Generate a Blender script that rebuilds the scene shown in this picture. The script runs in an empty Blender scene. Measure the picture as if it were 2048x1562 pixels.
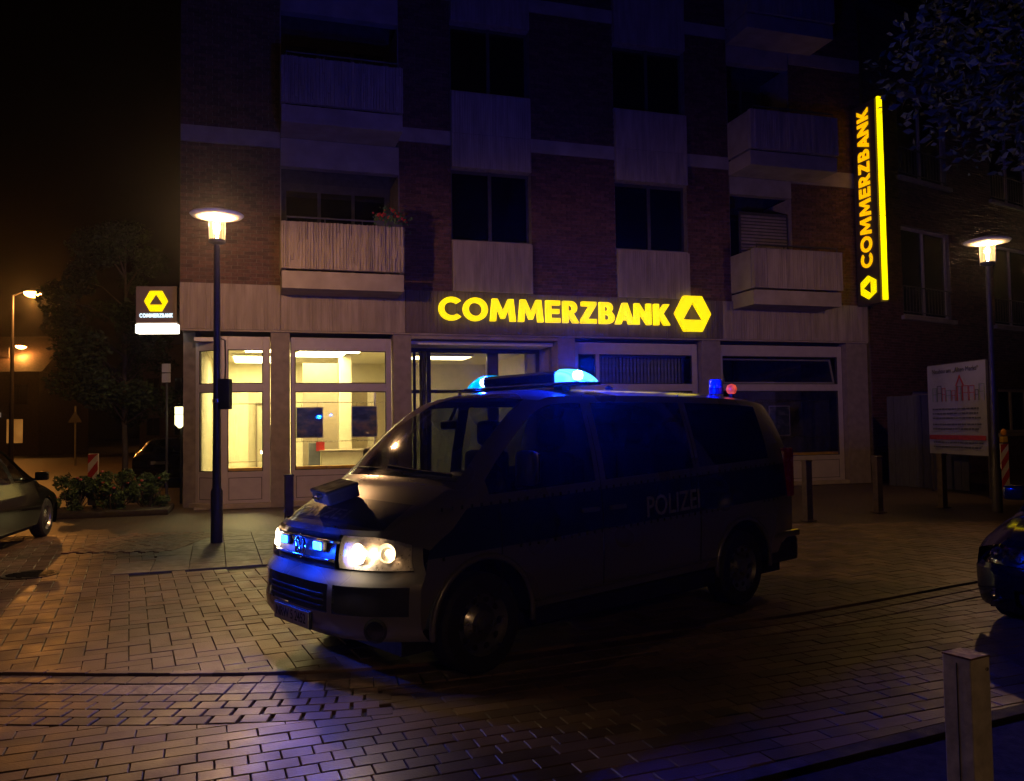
import bpy, bmesh, math, random
from mathutils import Vector, Matrix
R = math.radians
random.seed(7)
SC = bpy.context.scene
COL = SC.collection

# ------------------------------------------------------------------ camera, sky, exposure
CAM_F, TILT, ROLL, CAM_H = 1640.0, 0.0425, 0.0143, 1.654
ct, st, cr, sr = math.cos(TILT), math.sin(TILT), math.cos(ROLL), math.sin(ROLL)
_fwd = Vector((0, ct, st)); _up = Vector((0, -st, ct)); _rt = Vector((1, 0, 0))
_r2 = cr * _rt - sr * _up; _u2 = cr * _up + sr * _rt
cam_data = bpy.data.cameras.new('camera'); cam = bpy.data.objects.new('camera', cam_data); COL.objects.link(cam)
cam_data.sensor_fit = 'HORIZONTAL'; cam_data.sensor_width = 36.0; cam_data.lens = 36.0 * CAM_F / 2048.0
cam_data.clip_start = 0.05; cam_data.clip_end = 800
m = Matrix.Identity(4)
for i in range(3):
    m[i][0] = _r2[i]; m[i][1] = _u2[i]; m[i][2] = -_fwd[i]
m[2][3] = CAM_H
cam.matrix_world = m
SC.camera = cam

world = bpy.data.worlds.new('World'); SC.world = world; world.use_nodes = True
wn = world.node_tree.nodes; wl = world.node_tree.links
sky = wn.new('ShaderNodeTexSky'); sky.sky_type = 'NISHITA'; sky.sun_disc = False
sky.sun_elevation = R(-7.5); sky.sun_rotation = R(200); sky.air_density = 1.0
wl.new(sky.outputs[0], wn['Background'].inputs[0]); wn['Background'].inputs[1].default_value = 0.1

SC.view_settings.view_transform = 'Standard'; SC.view_settings.look = 'None'
SC.view_settings.exposure = 0.0; SC.view_settings.gamma = 1.0; SC.view_settings.use_curve_mapping = False
SC.render.engine = 'CYCLES'
SC.cycles.use_denoising = True
SC.cycles.max_bounces = 5; SC.cycles.diffuse_bounces = 3; SC.cycles.glossy_bounces = 3
SC.cycles.transparent_max_bounces = 14; SC.cycles.transmission_bounces = 4
SC.cycles.caustics_reflective = False; SC.cycles.caustics_refractive = False
SC.cycles.sample_clamp_indirect = 4.0; SC.cycles.use_light_tree = True

def in_view(x, y, z=0.0, pad=60):
    d = Vector((x, y, z - CAM_H)); zc = d.dot(_fwd)
    if zc < 0.2: return False
    u = 1024 + CAM_F * d.dot(_r2) / zc; v = 781 - CAM_F * d.dot(_u2) / zc
    return -pad < u < 2048 + pad and -pad < v < 1562 + pad

# ------------------------------------------------------------------ materials
MATS = {}
def principled(name):
    m = bpy.data.materials.new(name); m.use_nodes = True
    return m, m.node_tree.nodes, m.node_tree.links, m.node_tree.nodes['Principled BSDF']
def sock(n, *names):
    for k in names:
        if k in n.inputs: return n.inputs[k]
def mat(name, col, rough=0.6, metal=0.0, var=0.25, scale=6.0, bump=0.0, bscale=40.0, coat=0.0, spec=None, rvar=0.15, island=0.0, stretch=None):
    if name in MATS: return MATS[name]
    m, N, L, b = principled(name)
    tc = N.new('ShaderNodeTexCoord')
    mp = N.new('ShaderNodeMapping')
    if island: gp = N.new('ShaderNodeNewGeometry'); L.new(gp.outputs['Position'], mp.inputs[0])   # neighbours must not repeat each other's grain
    else: L.new(tc.outputs['Object'], mp.inputs[0])
    if stretch: mp.inputs['Scale'].default_value = stretch
    no = N.new('ShaderNodeTexNoise'); no.inputs['Scale'].default_value = 1.2 if coat else scale; no.inputs['Detail'].default_value = 0.5 if coat else 3
    L.new(mp.outputs[0], no.inputs[0])
    cr_ = N.new('ShaderNodeValToRGB')
    a = [max(0, c * (1 - var)) for c in col[:3]] + [1]; z = [min(1, c * (1 + var)) for c in col[:3]] + [1]
    cr_.color_ramp.elements[0].color = a; cr_.color_ramp.elements[1].color = z
    cr_.color_ramp.elements[0].position = 0.3; cr_.color_ramp.elements[1].position = 0.7
    L.new(no.outputs[0], cr_.inputs[0])
    out = cr_.outputs[0]
    if island:
        g = N.new('ShaderNodeNewGeometry'); oi = N.new('ShaderNodeObjectInfo')
        ad = N.new('ShaderNodeMath'); ad.operation = 'ADD'; L.new(g.outputs['Random Per Island'], ad.inputs[0]); L.new(oi.outputs['Random'], ad.inputs[1])
        fr = N.new('ShaderNodeMath'); fr.operation = 'FRACT'; L.new(ad.outputs[0], fr.inputs[0])
        mr = N.new('ShaderNodeMapRange'); mr.inputs['To Min'].default_value = 1 - island; mr.inputs['To Max'].default_value = 1 + island
        L.new(fr.outputs[0], mr.inputs[0])
        hs = N.new('ShaderNodeHueSaturation'); L.new(out, hs.inputs['Color']); L.new(mr.outputs[0], hs.inputs['Value'])
        out = hs.outputs[0]
    L.new(out, b.inputs['Base Color'])
    n2 = N.new('ShaderNodeTexNoise'); n2.inputs['Scale'].default_value = 1.7 if coat else scale * 2.3; n2.inputs['Detail'].default_value = 0.5 if coat else 2; L.new(mp.outputs[0], n2.inputs[0])
    rr = N.new('ShaderNodeMapRange'); rr.inputs['To Min'].default_value = max(0.02, rough - rvar); rr.inputs['To Max'].default_value = min(1, rough + rvar)
    rr.inputs['From Min'].default_value = 0.3; rr.inputs['From Max'].default_value = 0.7
    L.new(n2.outputs[0], rr.inputs[0]); L.new(rr.outputs[0], b.inputs['Roughness'])
    b.inputs['Metallic'].default_value = metal
    if coat: b.inputs['Coat Weight'].default_value = coat; b.inputs['Coat Roughness'].default_value = 0.06
    if spec is not None: sock(b, 'Specular IOR Level', 'Specular').default_value = spec
    if bump:
        n3 = N.new('ShaderNodeTexNoise'); n3.inputs['Scale'].default_value = bscale; n3.inputs['Detail'].default_value = 6; L.new(mp.outputs[0], n3.inputs[0])
        bp = N.new('ShaderNodeBump'); bp.inputs['Strength'].default_value = bump; bp.inputs['Distance'].default_value = 0.01
        L.new(n3.outputs[0], bp.inputs['Height']); L.new(bp.outputs[0], b.inputs['Normal'])
    MATS[name] = m; return m
def emit(name, col, strength, var=0.0, scale=8.0):
    if name in MATS: return MATS[name]
    m, N, L, b = principled(name)
    b.inputs['Base Color'].default_value = (*[min(1, c) for c in col], 1)
    b.inputs['Emission Color'].default_value = (*col, 1); b.inputs['Emission Strength'].default_value = strength
    b.inputs['Roughness'].default_value = 0.4
    if var:
        tc = N.new('ShaderNodeTexCoord'); no = N.new('ShaderNodeTexNoise'); no.inputs['Scale'].default_value = scale; L.new(tc.outputs['Object'], no.inputs[0])
        mr = N.new('ShaderNodeMapRange'); mr.inputs['From Min'].default_value = 0.3; mr.inputs['From Max'].default_value = 0.7
        mr.inputs['To Min'].default_value = strength * (1 - var); mr.inputs['To Max'].default_value = strength * (1 + var)
        L.new(no.outputs[0], mr.inputs[0]); L.new(mr.outputs[0], b.inputs['Emission Strength'])
    MATS[name] = m; return m
def glass(name, tint=(0.9, 0.93, 0.92), refl=0.06, rough=0.02, power=1.0):
    """clear pane: straight-through transparency with a fresnel reflection"""
    if name in MATS: return MATS[name]
    m = bpy.data.materials.new(name); m.use_nodes = True; N = m.node_tree.nodes; L = m.node_tree.links
    N.clear(); o = N.new('ShaderNodeOutputMaterial')
    t = N.new('ShaderNodeBsdfTransparent'); t.inputs[0].default_value = (*tint, 1)
    g = N.new('ShaderNodeBsdfGlossy'); g.inputs[0].default_value = (1, 1, 1, 1); g.inputs['Roughness'].default_value = rough
    tc = N.new('ShaderNodeTexCoord'); no = N.new('ShaderNodeTexNoise'); no.inputs['Scale'].default_value = 1.3; L.new(tc.outputs['Object'], no.inputs[0])
    bp = N.new('ShaderNodeBump'); bp.inputs['Strength'].default_value = 0.05; bp.inputs['Distance'].default_value = 0.05; L.new(no.outputs[0], bp.inputs['Height']); L.new(bp.outputs[0], g.inputs['Normal'])
    lw = N.new('ShaderNodeLayerWeight'); lw.inputs[0].default_value = 0.25
    mr = N.new('ShaderNodeMapRange'); mr.inputs['To Min'].default_value = refl; mr.inputs['To Max'].default_value = 0.75; L.new(lw.outputs['Facing'], mr.inputs[0])
    pw = N.new('ShaderNodeMath'); pw.operation = 'POWER'; pw.inputs[1].default_value = power
    L.new(lw.outputs['Fresnel'], pw.inputs[0])
    mr.inputs[0].default_value = 0; L.new(pw.outputs[0], mr.inputs[0])
    mx = N.new('ShaderNodeMixShader'); L.new(mr.outputs[0], mx.inputs[0]); L.new(t.outputs[0], mx.inputs[1]); L.new(g.outputs[0], mx.inputs[2])
    L.new(mx.outputs[0], o.inputs[0]); MATS[name] = m; return m
def lens(name, tint, col, strength, keep=0.6):
    """coloured lamp cover: tinted see-through plastic that also glows a little with the light inside it"""
    if name in MATS: return MATS[name]
    m = bpy.data.materials.new(name); m.use_nodes = True; N = m.node_tree.nodes; L = m.node_tree.links
    N.clear(); o = N.new('ShaderNodeOutputMaterial')
    t = N.new('ShaderNodeBsdfTransparent'); t.inputs[0].default_value = (*tint, 1)
    e = N.new('ShaderNodeEmission'); e.inputs[0].default_value = (*col, 1)
    tc = N.new('ShaderNodeTexCoord'); wv = N.new('ShaderNodeTexWave'); wv.inputs['Scale'].default_value = 14; wv.inputs['Distortion'].default_value = 1.0; L.new(tc.outputs['Object'], wv.inputs[0])
    mr = N.new('ShaderNodeMapRange'); mr.inputs['To Min'].default_value = strength * 0.6; mr.inputs['To Max'].default_value = strength * 1.3; L.new(wv.outputs['Fac'], mr.inputs[0]); L.new(mr.outputs[0], e.inputs[1])
    g = N.new('ShaderNodeBsdfGlossy'); g.inputs['Roughness'].default_value = 0.1
    m1 = N.new('ShaderNodeMixShader'); m1.inputs[0].default_value = 1 - keep; L.new(t.outputs[0], m1.inputs[1]); L.new(e.outputs[0], m1.inputs[2])
    m2 = N.new('ShaderNodeMixShader'); m2.inputs[0].default_value = 0.06; L.new(m1.outputs[0], m2.inputs[1]); L.new(g.outputs[0], m2.inputs[2])
    L.new(m2.outputs[0], o.inputs[0]); MATS[name] = m; return m

# ------------------------------------------------------------------ mesh helpers
def link(name, me, material, parent=None, smooth=False):
    o = bpy.data.objects.new(name, me); COL.objects.link(o)
    if material is not None and not me.materials:
        for mm in (material if isinstance(material, (list, tuple)) else [material]): me.materials.append(mm)
    if parent is not None: o.parent = parent
    if smooth:
        me.polygons.foreach_set('use_smooth', [True] * len(me.polygons)); me.update()
    return o
class MB:
    def __init__(s): s.v = []; s.f = []; s.mi = []
    def add(s, vs, fs, mi=0):
        n = len(s.v); s.v += [tuple(v) for v in vs]; s.f += [tuple(i + n for i in f) for f in fs]; s.mi += [mi] * len(fs); return s
    def box(s, x0, x1, y0, y1, z0, z1, b=0.0, mi=0):
        if x1 < x0: x0, x1 = x1, x0
        if y1 < y0: y0, y1 = y1, y0
        if z1 < z0: z0, z1 = z1, z0
        if b <= 0:
            vs = [(x, y, z) for z in (z0, z1) for y in (y0, y1) for x in (x0, x1)]
            return s.add(vs, [(0, 2, 3, 1), (4, 5, 7, 6), (0, 1, 5, 4), (2, 6, 7, 3), (0, 4, 6, 2), (1, 3, 7, 5)], mi)
        bm = bmesh.new(); bmesh.ops.create_cube(bm, size=1)
        for v in bm.verts: v.co = ((x0 + x1) / 2 + v.co.x * (x1 - x0), (y0 + y1) / 2 + v.co.y * (y1 - y0), (z0 + z1) / 2 + v.co.z * (z1 - z0))
        b = min(b, (x1 - x0) * .45, (y1 - y0) * .45, (z1 - z0) * .45)
        bmesh.ops.bevel(bm, geom=bm.edges[:], offset=b, segments=2, profile=0.6, affect='EDGES')
        bm.verts.index_update()
        s.add([v.co[:] for v in bm.verts], [tuple(v.index for v in f.verts) for f in bm.faces], mi); bm.free(); return s
    def prism(s, poly, y0, y1, mi=0):
        """polygon in x,z swept along y"""
        n = len(poly); vs = [(x, y0, z) for x, z in poly] + [(x, y1, z) for x, z in poly]
        fs = [tuple(range(n)), tuple(range(2 * n - 1, n - 1, -1))] + [(i, (i + 1) % n + 0, (i + 1) % n + n, i + n)[::-1] for i in range(n)]
        return s.add(vs, fs, mi)
    def lathe(s, prof, n=24, axis='z', at=(0, 0, 0), mi=0, cap=True):
        vs = []; fs = []
        for r, h in prof:
            for k in range(n):
                a = 2 * math.pi * k / n; c, d = r * math.cos(a), r * math.sin(a)
                p = (c, d, h) if axis == 'z' else ((c, h, d) if axis == 'y' else (h, c, d))
                vs.append((p[0] + at[0], p[1] + at[1], p[2] + at[2]))
        for j in range(len(prof) - 1):
            for k in range(n):
                q = (j * n + k, j * n + (k + 1) % n, (j + 1) * n + (k + 1) % n, (j + 1) * n + k)
                fs.append(q if axis != 'y' else q[::-1])
        if cap:
            if prof[0][0] > 1e-4: fs.append(tuple(range(n))[::-1])
            if prof[-1][0] > 1e-4: fs.append(tuple(range((len(prof) - 1) * n, len(prof) * n)))
        return s.add(vs, fs, mi)
    def tube(s, pts, r, n=8, mi=0, caps=True):
        pts = [Vector(p) for p in pts]; rs = r if isinstance(r, (list, tuple)) else [r] * len(pts)
        vs = []; fs = []
        ref = None
        for i, p in enumerate(pts):
            t = (pts[min(i + 1, len(pts) - 1)] - pts[max(i - 1, 0)]).normalized()
            if ref is None: ref = t.orthogonal().normalized()
            else:
                ref = ref - t * ref.dot(t)
                ref = ref.normalized() if ref.length > 1e-6 else t.orthogonal().normalized()
            bn = t.cross(ref)
            for k in range(n):
                a = 2 * math.pi * k / n; vs.append(p + (ref * math.cos(a) + bn * math.sin(a)) * rs[i])
        for j in range(len(pts) - 1):
            for k in range(n): fs.append((j * n + k, j * n + (k + 1) % n, (j + 1) * n + (k + 1) % n, (j + 1) * n + k))
        if caps: fs += [tuple(range(n))[::-1], tuple(range((len(pts) - 1) * n, len(pts) * n))]
        return s.add(vs, fs, mi)
    def grid(s, P, mi=0):
        nu, nv = len(P), len(P[0]); vs = [p for row in P for p in row]
        return s.add(vs, [(i * nv + j, (i + 1) * nv + j, (i + 1) * nv + j + 1, i * nv + j + 1) for i in range(nu - 1) for j in range(nv - 1)], mi)
    def move(s, M):
        s.v = [tuple(M @ Vector(v)) for v in s.v]; return s
    def mesh(s, name):
        me = bpy.data.meshes.new(name); me.from_pydata(s.v, [], s.f)
        if any(s.mi): me.polygons.foreach_set('material_index', s.mi)
        me.update(); return me
    def build(s, name, material, parent=None, smooth=False, fix=False, angle=None):
        me = s.mesh(name)
        if fix:
            bm = bmesh.new(); bm.from_mesh(me); bmesh.ops.remove_doubles(bm, verts=bm.verts, dist=1e-5); bmesh.ops.recalc_face_normals(bm, faces=bm.faces); bm.to_mesh(me); bm.free()
        o = link(name, me, material, parent, smooth or angle is not None)
        if angle is not None:
            bm = bmesh.new(); bm.from_mesh(me); bm.edges.ensure_lookup_table()
            for e in bm.edges:
                if len(e.link_faces) == 2 and e.calc_face_angle(0) > R(angle): e.smooth = False
            bm.to_mesh(me); bm.free()
        return o
def box(name, material, parent, *a, b=0.0): return MB().box(*a, b=b).build(name, material, parent)
def tag(o, label, cat=None, group=None, kind=None):
    if label: o['label'] = label
    if cat: o['category'] = cat
    if group: o['group'] = group
    if kind: o['kind'] = kind
    return o
def empty(name, loc=(0, 0, 0), rz=0.0):
    o = bpy.data.objects.new(name, None); o.empty_display_size = 0.2; COL.objects.link(o); o.location = loc; o.rotation_euler = (0, 0, rz); return o
def thing(name, label, cat, loc=(0, 0, 0), rz=0.0, group=None): return tag(empty(name, loc, rz), label, cat, group)
def copy_tree(o, parent=None):
    c = o.copy(); COL.objects.link(c); c.parent = parent
    for ch in list(o.children): copy_tree(ch, c)
    return c
def point(name, loc, col, power, radius, parent=None):
    l = bpy.data.lights.new(name, 'POINT'); l.energy = power; l.color = col; l.shadow_soft_size = radius
    o = bpy.data.objects.new(name, l); COL.objects.link(o); o.location = loc
    if parent: o.parent = parent
    return o
def lerp(tab, x):
    if x <= tab[0][0]: return tab[0][1]
    for (a, p), (b, q) in zip(tab, tab[1:]):
        if x <= b:
            t = (x - a) / (b - a); return p + (q - p) * t
    return tab[-1][1]
def slerp_tab(tab, x):
    """smooth (Catmull-Rom) table look-up"""
    if x <= tab[0][0]: return tab[0][1]
    if x >= tab[-1][0]: return tab[-1][1]
    for i in range(len(tab) - 1):
        if x <= tab[i + 1][0]:
            x0, y0 = tab[i]; x1, y1 = tab[i + 1]; h = x1 - x0; t = (x - x0) / h
            m0 = (tab[i + 1][1] - tab[i - 1][1]) / (tab[i + 1][0] - tab[i - 1][0]) if i else (y1 - y0) / h
            m1 = (tab[i + 2][1] - y0) / (tab[i + 2][0] - x0) if i + 2 < len(tab) else (y1 - y0) / h
            t2, t3 = t * t, t ** 3
            return (2 * t3 - 3 * t2 + 1) * y0 + (t3 - 2 * t2 + t) * h * m0 + (-2 * t3 + 3 * t2) * y1 + (t3 - t2) * h * m1

# ------------------------------------------------------------------ lettering
def text_mesh(body, size, extrude=0.004, offset=0.0):
    cu = bpy.data.curves.new('lettering', 'FONT'); cu.body = body; cu.size = size; cu.extrude = extrude; cu.offset = offset
    cu.align_x = 'CENTER'; cu.align_y = 'CENTER'; cu.resolution_u = 3
    o = bpy.data.objects.new('lettering', cu); COL.objects.link(o)
    dg = bpy.context.evaluated_depsgraph_get(); me = bpy.data.meshes.new_from_object(o.evaluated_get(dg))
    bpy.data.objects.remove(o); return me
def put_text(name, body, size, material, parent, M, sx=1.0, extrude=0.003, offset=0.0):
    me = text_mesh(body, size, extrude, offset); me.transform(Matrix.Diagonal((sx, 1, 1, 1))); me.transform(M)
    me.materials.clear(); return link(name, me, material, parent)
def arc(cx, cy, rx, ry, a0, a1, n): return [(cx + rx * math.cos(R(a0 + (a1 - a0) * i / n)), cy + ry * math.sin(R(a0 + (a1 - a0) * i / n))) for i in range(n + 1)]
GLYPH = {
 'C': (1.00, [arc(.56, .5, .56, .52, 42, 318, 26) + arc(.56, .5, .33, .30, 312, 48, 20)]),
 'O': (1.14, [arc(.55, .5, .55, .52, 0, 352, 32), arc(.55, .5, .31, .30, 0, 350, 26)]),
 'M': (1.22, [[(0, 0), (.10, 1), (.33, 1), (.58, .44), (.83, 1), (1.06, 1), (1.16, 0), (.91, 0), (.85, .60), (.66, .12), (.50, .12), (.31, .60), (.25, 0)]]),
 'E': (.74, [[(0, 0), (0, 1), (.66, 1), (.66, .80), (.24, .80), (.24, .61), (.62, .61), (.62, .41), (.24, .41), (.24, .20), (.67, .20), (.67, 0)]]),
 'R': (.80, [[(0, 0), (0, 1), (.34, 1)] + arc(.36, .70, .31, .30, 90, -65, 12) + [(.76, 0), (.48, 0), (.24, .37), (.24, 0)], [(.24, .55), (.24, .82), (.33, .82)] + arc(.33, .685, .13, .135, 90, -90, 8)]),
 'Z': (.83, [[(0, 0), (0, .18), (.40, .80), (.03, .80), (.03, 1), (.73, 1), (.73, .84), (.32, .20), (.74, .20), (.74, 0)]]),
 'B': (.72, [[(0, 0), (0, 1), (.36, 1)] + arc(.36, .755, .29, .245, 90, -45, 9) + arc(.40, .29, .33, .29, 48, -90, 11), [(.24, .59), (.24, .82), (.33, .82)] + arc(.33, .705, .11, .115, 90, -90, 6), [(.24, .18), (.24, .43), (.37, .43)] + arc(.37, .305, .12, .125, 90, -90, 6)]),
 'A': (.89, [[(0, 0), (.36, 1), (.58, 1), (.94, 0), (.67, 0), (.60, .20), (.34, .20), (.27, 0)], [(.40, .38), (.54, .38), (.47, .66)]]),
 'N': (.92, [[(0, 0), (0, 1), (.22, 1), (.60, .44), (.60, 1), (.83, 1), (.83, 0), (.63, 0), (.23, .58), (.23, 0)]]),
 'K': (.82, [[(0, 0), (0, 1), (.24, 1), (.24, .60), (.50, 1), (.79, 1), (.46, .54), (.82, 0), (.52, 0), (.24, .44), (.24, 0)]]),
 'HEX': (1.14, [[(-.5, 0), (-.25, .445), (.25, .445), (.5, 0), (.25, -.445), (-.25, -.445)], [(-.29, -.155), (0, .30), (.29, -.155)]]),
}
def glyph_mesh(ch, ext, bev=0.0):
    """outline with holes, filled and given depth; lies in local x,y facing +z"""
    cu = bpy.data.curves.new('glyph', 'CURVE'); cu.dimensions = '2D'; cu.fill_mode = 'BOTH'; cu.extrude = ext; cu.bevel_depth = bev; cu.bevel_resolution = 1
    for lp in GLYPH[ch][1]:
        sp = cu.splines.new('POLY'); sp.points.add(len(lp) - 1); sp.use_cyclic_u = True
        for p, q in zip(sp.points, lp): p.co = (q[0], q[1], 0, 1)
    o = bpy.data.objects.new('glyph', cu); COL.objects.link(o)
    dg = bpy.context.evaluated_depsgraph_get(); me = bpy.data.meshes.new_from_object(o.evaluated_get(dg)); bpy.data.objects.remove(o); return me
def word(body, parent, M, height, width, material, ext=0.03, name='letter'):
    adv = [GLYPH[c][0] + 0.07 for c in body]; tot = sum(adv) - 0.15; sx = width / tot; x = 0.0
    for c, a in zip(body, adv):
        me = glyph_mesh(c, ext / height, 0.0); me.materials.clear()
        me.transform(M @ Matrix.Translation((x * sx, 0, 0)) @ Matrix.Diagonal((sx, height, height, 1)))
        link(name, me, material, parent); x += a
# ------------------------------------------------------------------ the ground
M_ASPHALT = mat('wet asphalt', (0.016, 0.015, 0.014), 0.6, var=0.4, scale=3, bump=0.5, bscale=120)
M_JOINT = mat('dark joint sand', (0.028, 0.022, 0.018), 0.9, var=0.4, scale=9, bump=0.4, bscale=90)
M_PAVER = mat('damp grey brown concrete paver', (0.125, 0.078, 0.055), 0.46, var=0.35, scale=1.6, bump=0.22, bscale=60, island=0.32, rvar=0.1)
M_PAVER2 = mat('damp sand coloured concrete paver', (0.14, 0.09, 0.06), 0.46, var=0.38, scale=1.4, bump=0.22, bscale=60, island=0.34, rvar=0.1)
M_GUTTER = mat('pale gutter stone', (0.20, 0.14, 0.10), 0.45, var=0.3, scale=7, bump=0.5, bscale=50, island=0.25)
M_SLAB = mat('grey paving slab', (0.17, 0.15, 0.125), 0.55, var=0.25, scale=4, bump=0.3, bscale=60, island=0.18)
M_REDPAV = mat('red clay paver', (0.19, 0.085, 0.055), 0.55, var=0.3, scale=6, bump=0.3, bscale=60, island=0.3)

def far_paving_mat():
    m, N, L, b = principled('far block paving')
    tc = N.new('ShaderNodeTexCoord'); mp = N.new('ShaderNodeMapping'); L.new(tc.outputs['Object'], mp.inputs[0]); mp.inputs['Rotation'].default_value = (0, 0, R(25))
    br = N.new('ShaderNodeTexBrick'); br.inputs['Scale'].default_value = 3.2; br.inputs['Mortar Size'].default_value = 0.018
    br.inputs['Color1'].default_value = (0.13, 0.085, 0.06, 1); br.inputs['Color2'].default_value = (0.085, 0.058, 0.044, 1); br.inputs['Mortar'].default_value = (0.03, 0.026, 0.02, 1)
    L.new(mp.outputs[0], br.inputs[0]); 
    no = N.new('ShaderNodeTexNoise'); no.inputs['Scale'].default_value = 0.6; no.inputs['Detail'].default_value = 5; L.new(tc.outputs['Object'], no.inputs[0])
    mx = N.new('ShaderNodeMix'); mx.data_type = 'RGBA'; mx.blend_type = 'MULTIPLY'; mx.inputs[0].default_value = 0.6; L.new(br.outputs[0], mx.inputs[6]); L.new(no.outputs[0], mx.inputs[7])
    L.new(mx.outputs[2], b.inputs['Base Color']); b.inputs['Roughness'].default_value = 0.5
    bp = N.new('ShaderNodeBump'); bp.inputs['Strength'].default_value = 0.4; bp.inputs['Distance'].default_value = 0.01; L.new(br.outputs['Fac'], bp.inputs['Height']); bp.invert = True; L.new(bp.outputs[0], b.inputs['Normal'])
    return m
M_FARPAV = far_paving_mat()

g = MB().grid([[(-180, -40, -0.05), (-180, 180, -0.05)], [(180, -40, -0.05), (180, 180, -0.05)]]).build('ground', M_ASPHALT); tag(g, None, kind='structure')
# block paving far behind the van and in the side street
q = MB().add([(-60, 13.2, -0.012), (60, 13.2, -0.012), (60, 60, -0.012), (-60, 60, -0.012)], [(0, 1, 2, 3)]).build('pavement', M_FARPAV); tag(q, None, kind='structure')

def paver_mesh(name, l, w, h=0.05, c=0.004, gap=0.005):
    """one block: flat top, chamfered rim, sides; top face at z = 0"""
    a, b_ = l / 2 - gap / 2, w / 2 - gap / 2
    v = [(-a, -b_, -h), (a, -b_, -h), (a, b_, -h), (-a, b_, -h), (-a, -b_, -c), (a, -b_, -c), (a, b_, -c), (-a, b_, -c),
         (-a + c, -b_ + c, 0), (a - c, -b_ + c, 0), (a - c, b_ - c, 0), (-a + c, b_ - c, 0)]
    f = [(8, 9, 10, 11)] + [(i, (i + 1) % 4, (i + 1) % 4 + 4, i + 4) for i in range(4)] + [(i + 4, (i + 1) % 4 + 4, (i + 1) % 4 + 8, i + 8) for i in range(4)]
    return v, f
def clip_poly(poly, lines):
    for (px, py, nx, ny) in lines:
        out = []
        for i, p in enumerate(poly):
            q = poly[(i + 1) % len(poly)]; dp = (p[0] - px) * nx + (p[1] - py) * ny; dq = (q[0] - px) * nx + (q[1] - py) * ny
            if dp >= 0: out.append(p)
            if dp * dq < 0: t = dp / (dp - dq); out.append((p[0] + (q[0] - p[0]) * t, p[1] + (q[1] - p[1]) * t))
        poly = out
        if len(poly) < 3: return None
    return poly
def area(p): return abs(sum(p[i][0] * p[(i + 1) % len(p)][1] - p[(i + 1) % len(p)][0] * p[i][1] for i in range(len(p)))) / 2
def lay(parent, blocks, material, part='paver', limit=300, zbase=0.0, clip=None):
    """blocks: (x, y, angle, l, w). the 300 nearest become objects of their own, the rest one joined part; clip cuts blocks at an edge"""
    blocks = [b for b in blocks if in_view(b[0], b[1])]
    blocks.sort(key=lambda b: b[0] ** 2 + b[1] ** 2)
    cache = {}; n = 0
    rest = MB()
    for (x, y, a, l, w) in blocks:
        tz = zbase + random.uniform(-0.002, 0.002); rx = random.uniform(-.006, .006); ry = random.uniform(-.006, .006); cut_ = None
        c, s_ = math.cos(a), math.sin(a)
        if clip:
            ln = clip(x, y); hl, hw = l / 2 - .003, w / 2 - .003
            poly = [(x + p * c - q * s_, y + p * s_ + q * c) for p, q in ((-hl, -hw), (hl, -hw), (hl, hw), (-hl, hw))]
            cp = clip_poly(poly, ln)
            if cp is None or area(cp) < 0.002: continue
            if area(cp) < area(poly) * .995: cut_ = cp
        if cut_:
            k_ = len(cut_); v = [(p[0] - x, p[1] - y, 0) for p in cut_] + [(p[0] - x, p[1] - y, -.05) for p in cut_]
            f = [tuple(range(k_))] + [(i, i + k_, (i + 1) % k_ + k_, (i + 1) % k_) for i in range(k_)]
            if n < limit:
                me = bpy.data.meshes.new(part); me.from_pydata(v, [], f); me.materials.append(material)
                o = bpy.data.objects.new(part, me); COL.objects.link(o); o.parent = parent; o.location = (x, y, tz); n += 1
            else: rest.add([(p[0] + x, p[1] + y, p[2] + tz) for p in v], f)
        elif n < limit:
            k = (round(l, 3), round(w, 3))
            if k not in cache:
                v, f = paver_mesh(part, l, w); me = bpy.data.meshes.new(part); me.from_pydata(v, [], f); me.materials.append(material); cache[k] = me
            o = bpy.data.objects.new(part, cache[k]); COL.objects.link(o); o.parent = parent; o.location = (x, y, tz); o.rotation_euler = (rx, ry, a); n += 1
        else:
            v, f = paver_mesh(part, l, w)
            rest.add([(x + p[0] * c - p[1] * s_, y + p[0] * s_ + p[1] * c, tz + p[2] + p[0] * ry + p[1] * rx) for p in v], f)
    if rest.f:
        o = rest.build(part + 's_beyond', material, parent); o['kind'] = 'stuff'
def gut_line(off, side):
    def f(x, y):
        for _ in range(3): x0 = x
        a = math.atan((gut(x + .05) - gut(x - .05)) / .1); t = (y - gut(x)) * math.sin(a); xx = x + t * math.cos(a) * .5
        a = math.atan((gut(xx + .05) - gut(xx - .05)) / .1)
        return [(xx - math.sin(a) * off, gut(xx) + math.cos(a) * off, -math.sin(a) * side, math.cos(a) * side)]
    return f
def sheet(name, poly, z, material, parent=None):
    return MB().add([(x, y, z) for x, y in poly], [tuple(range(len(poly)))]).build(name, material, parent)

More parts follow.
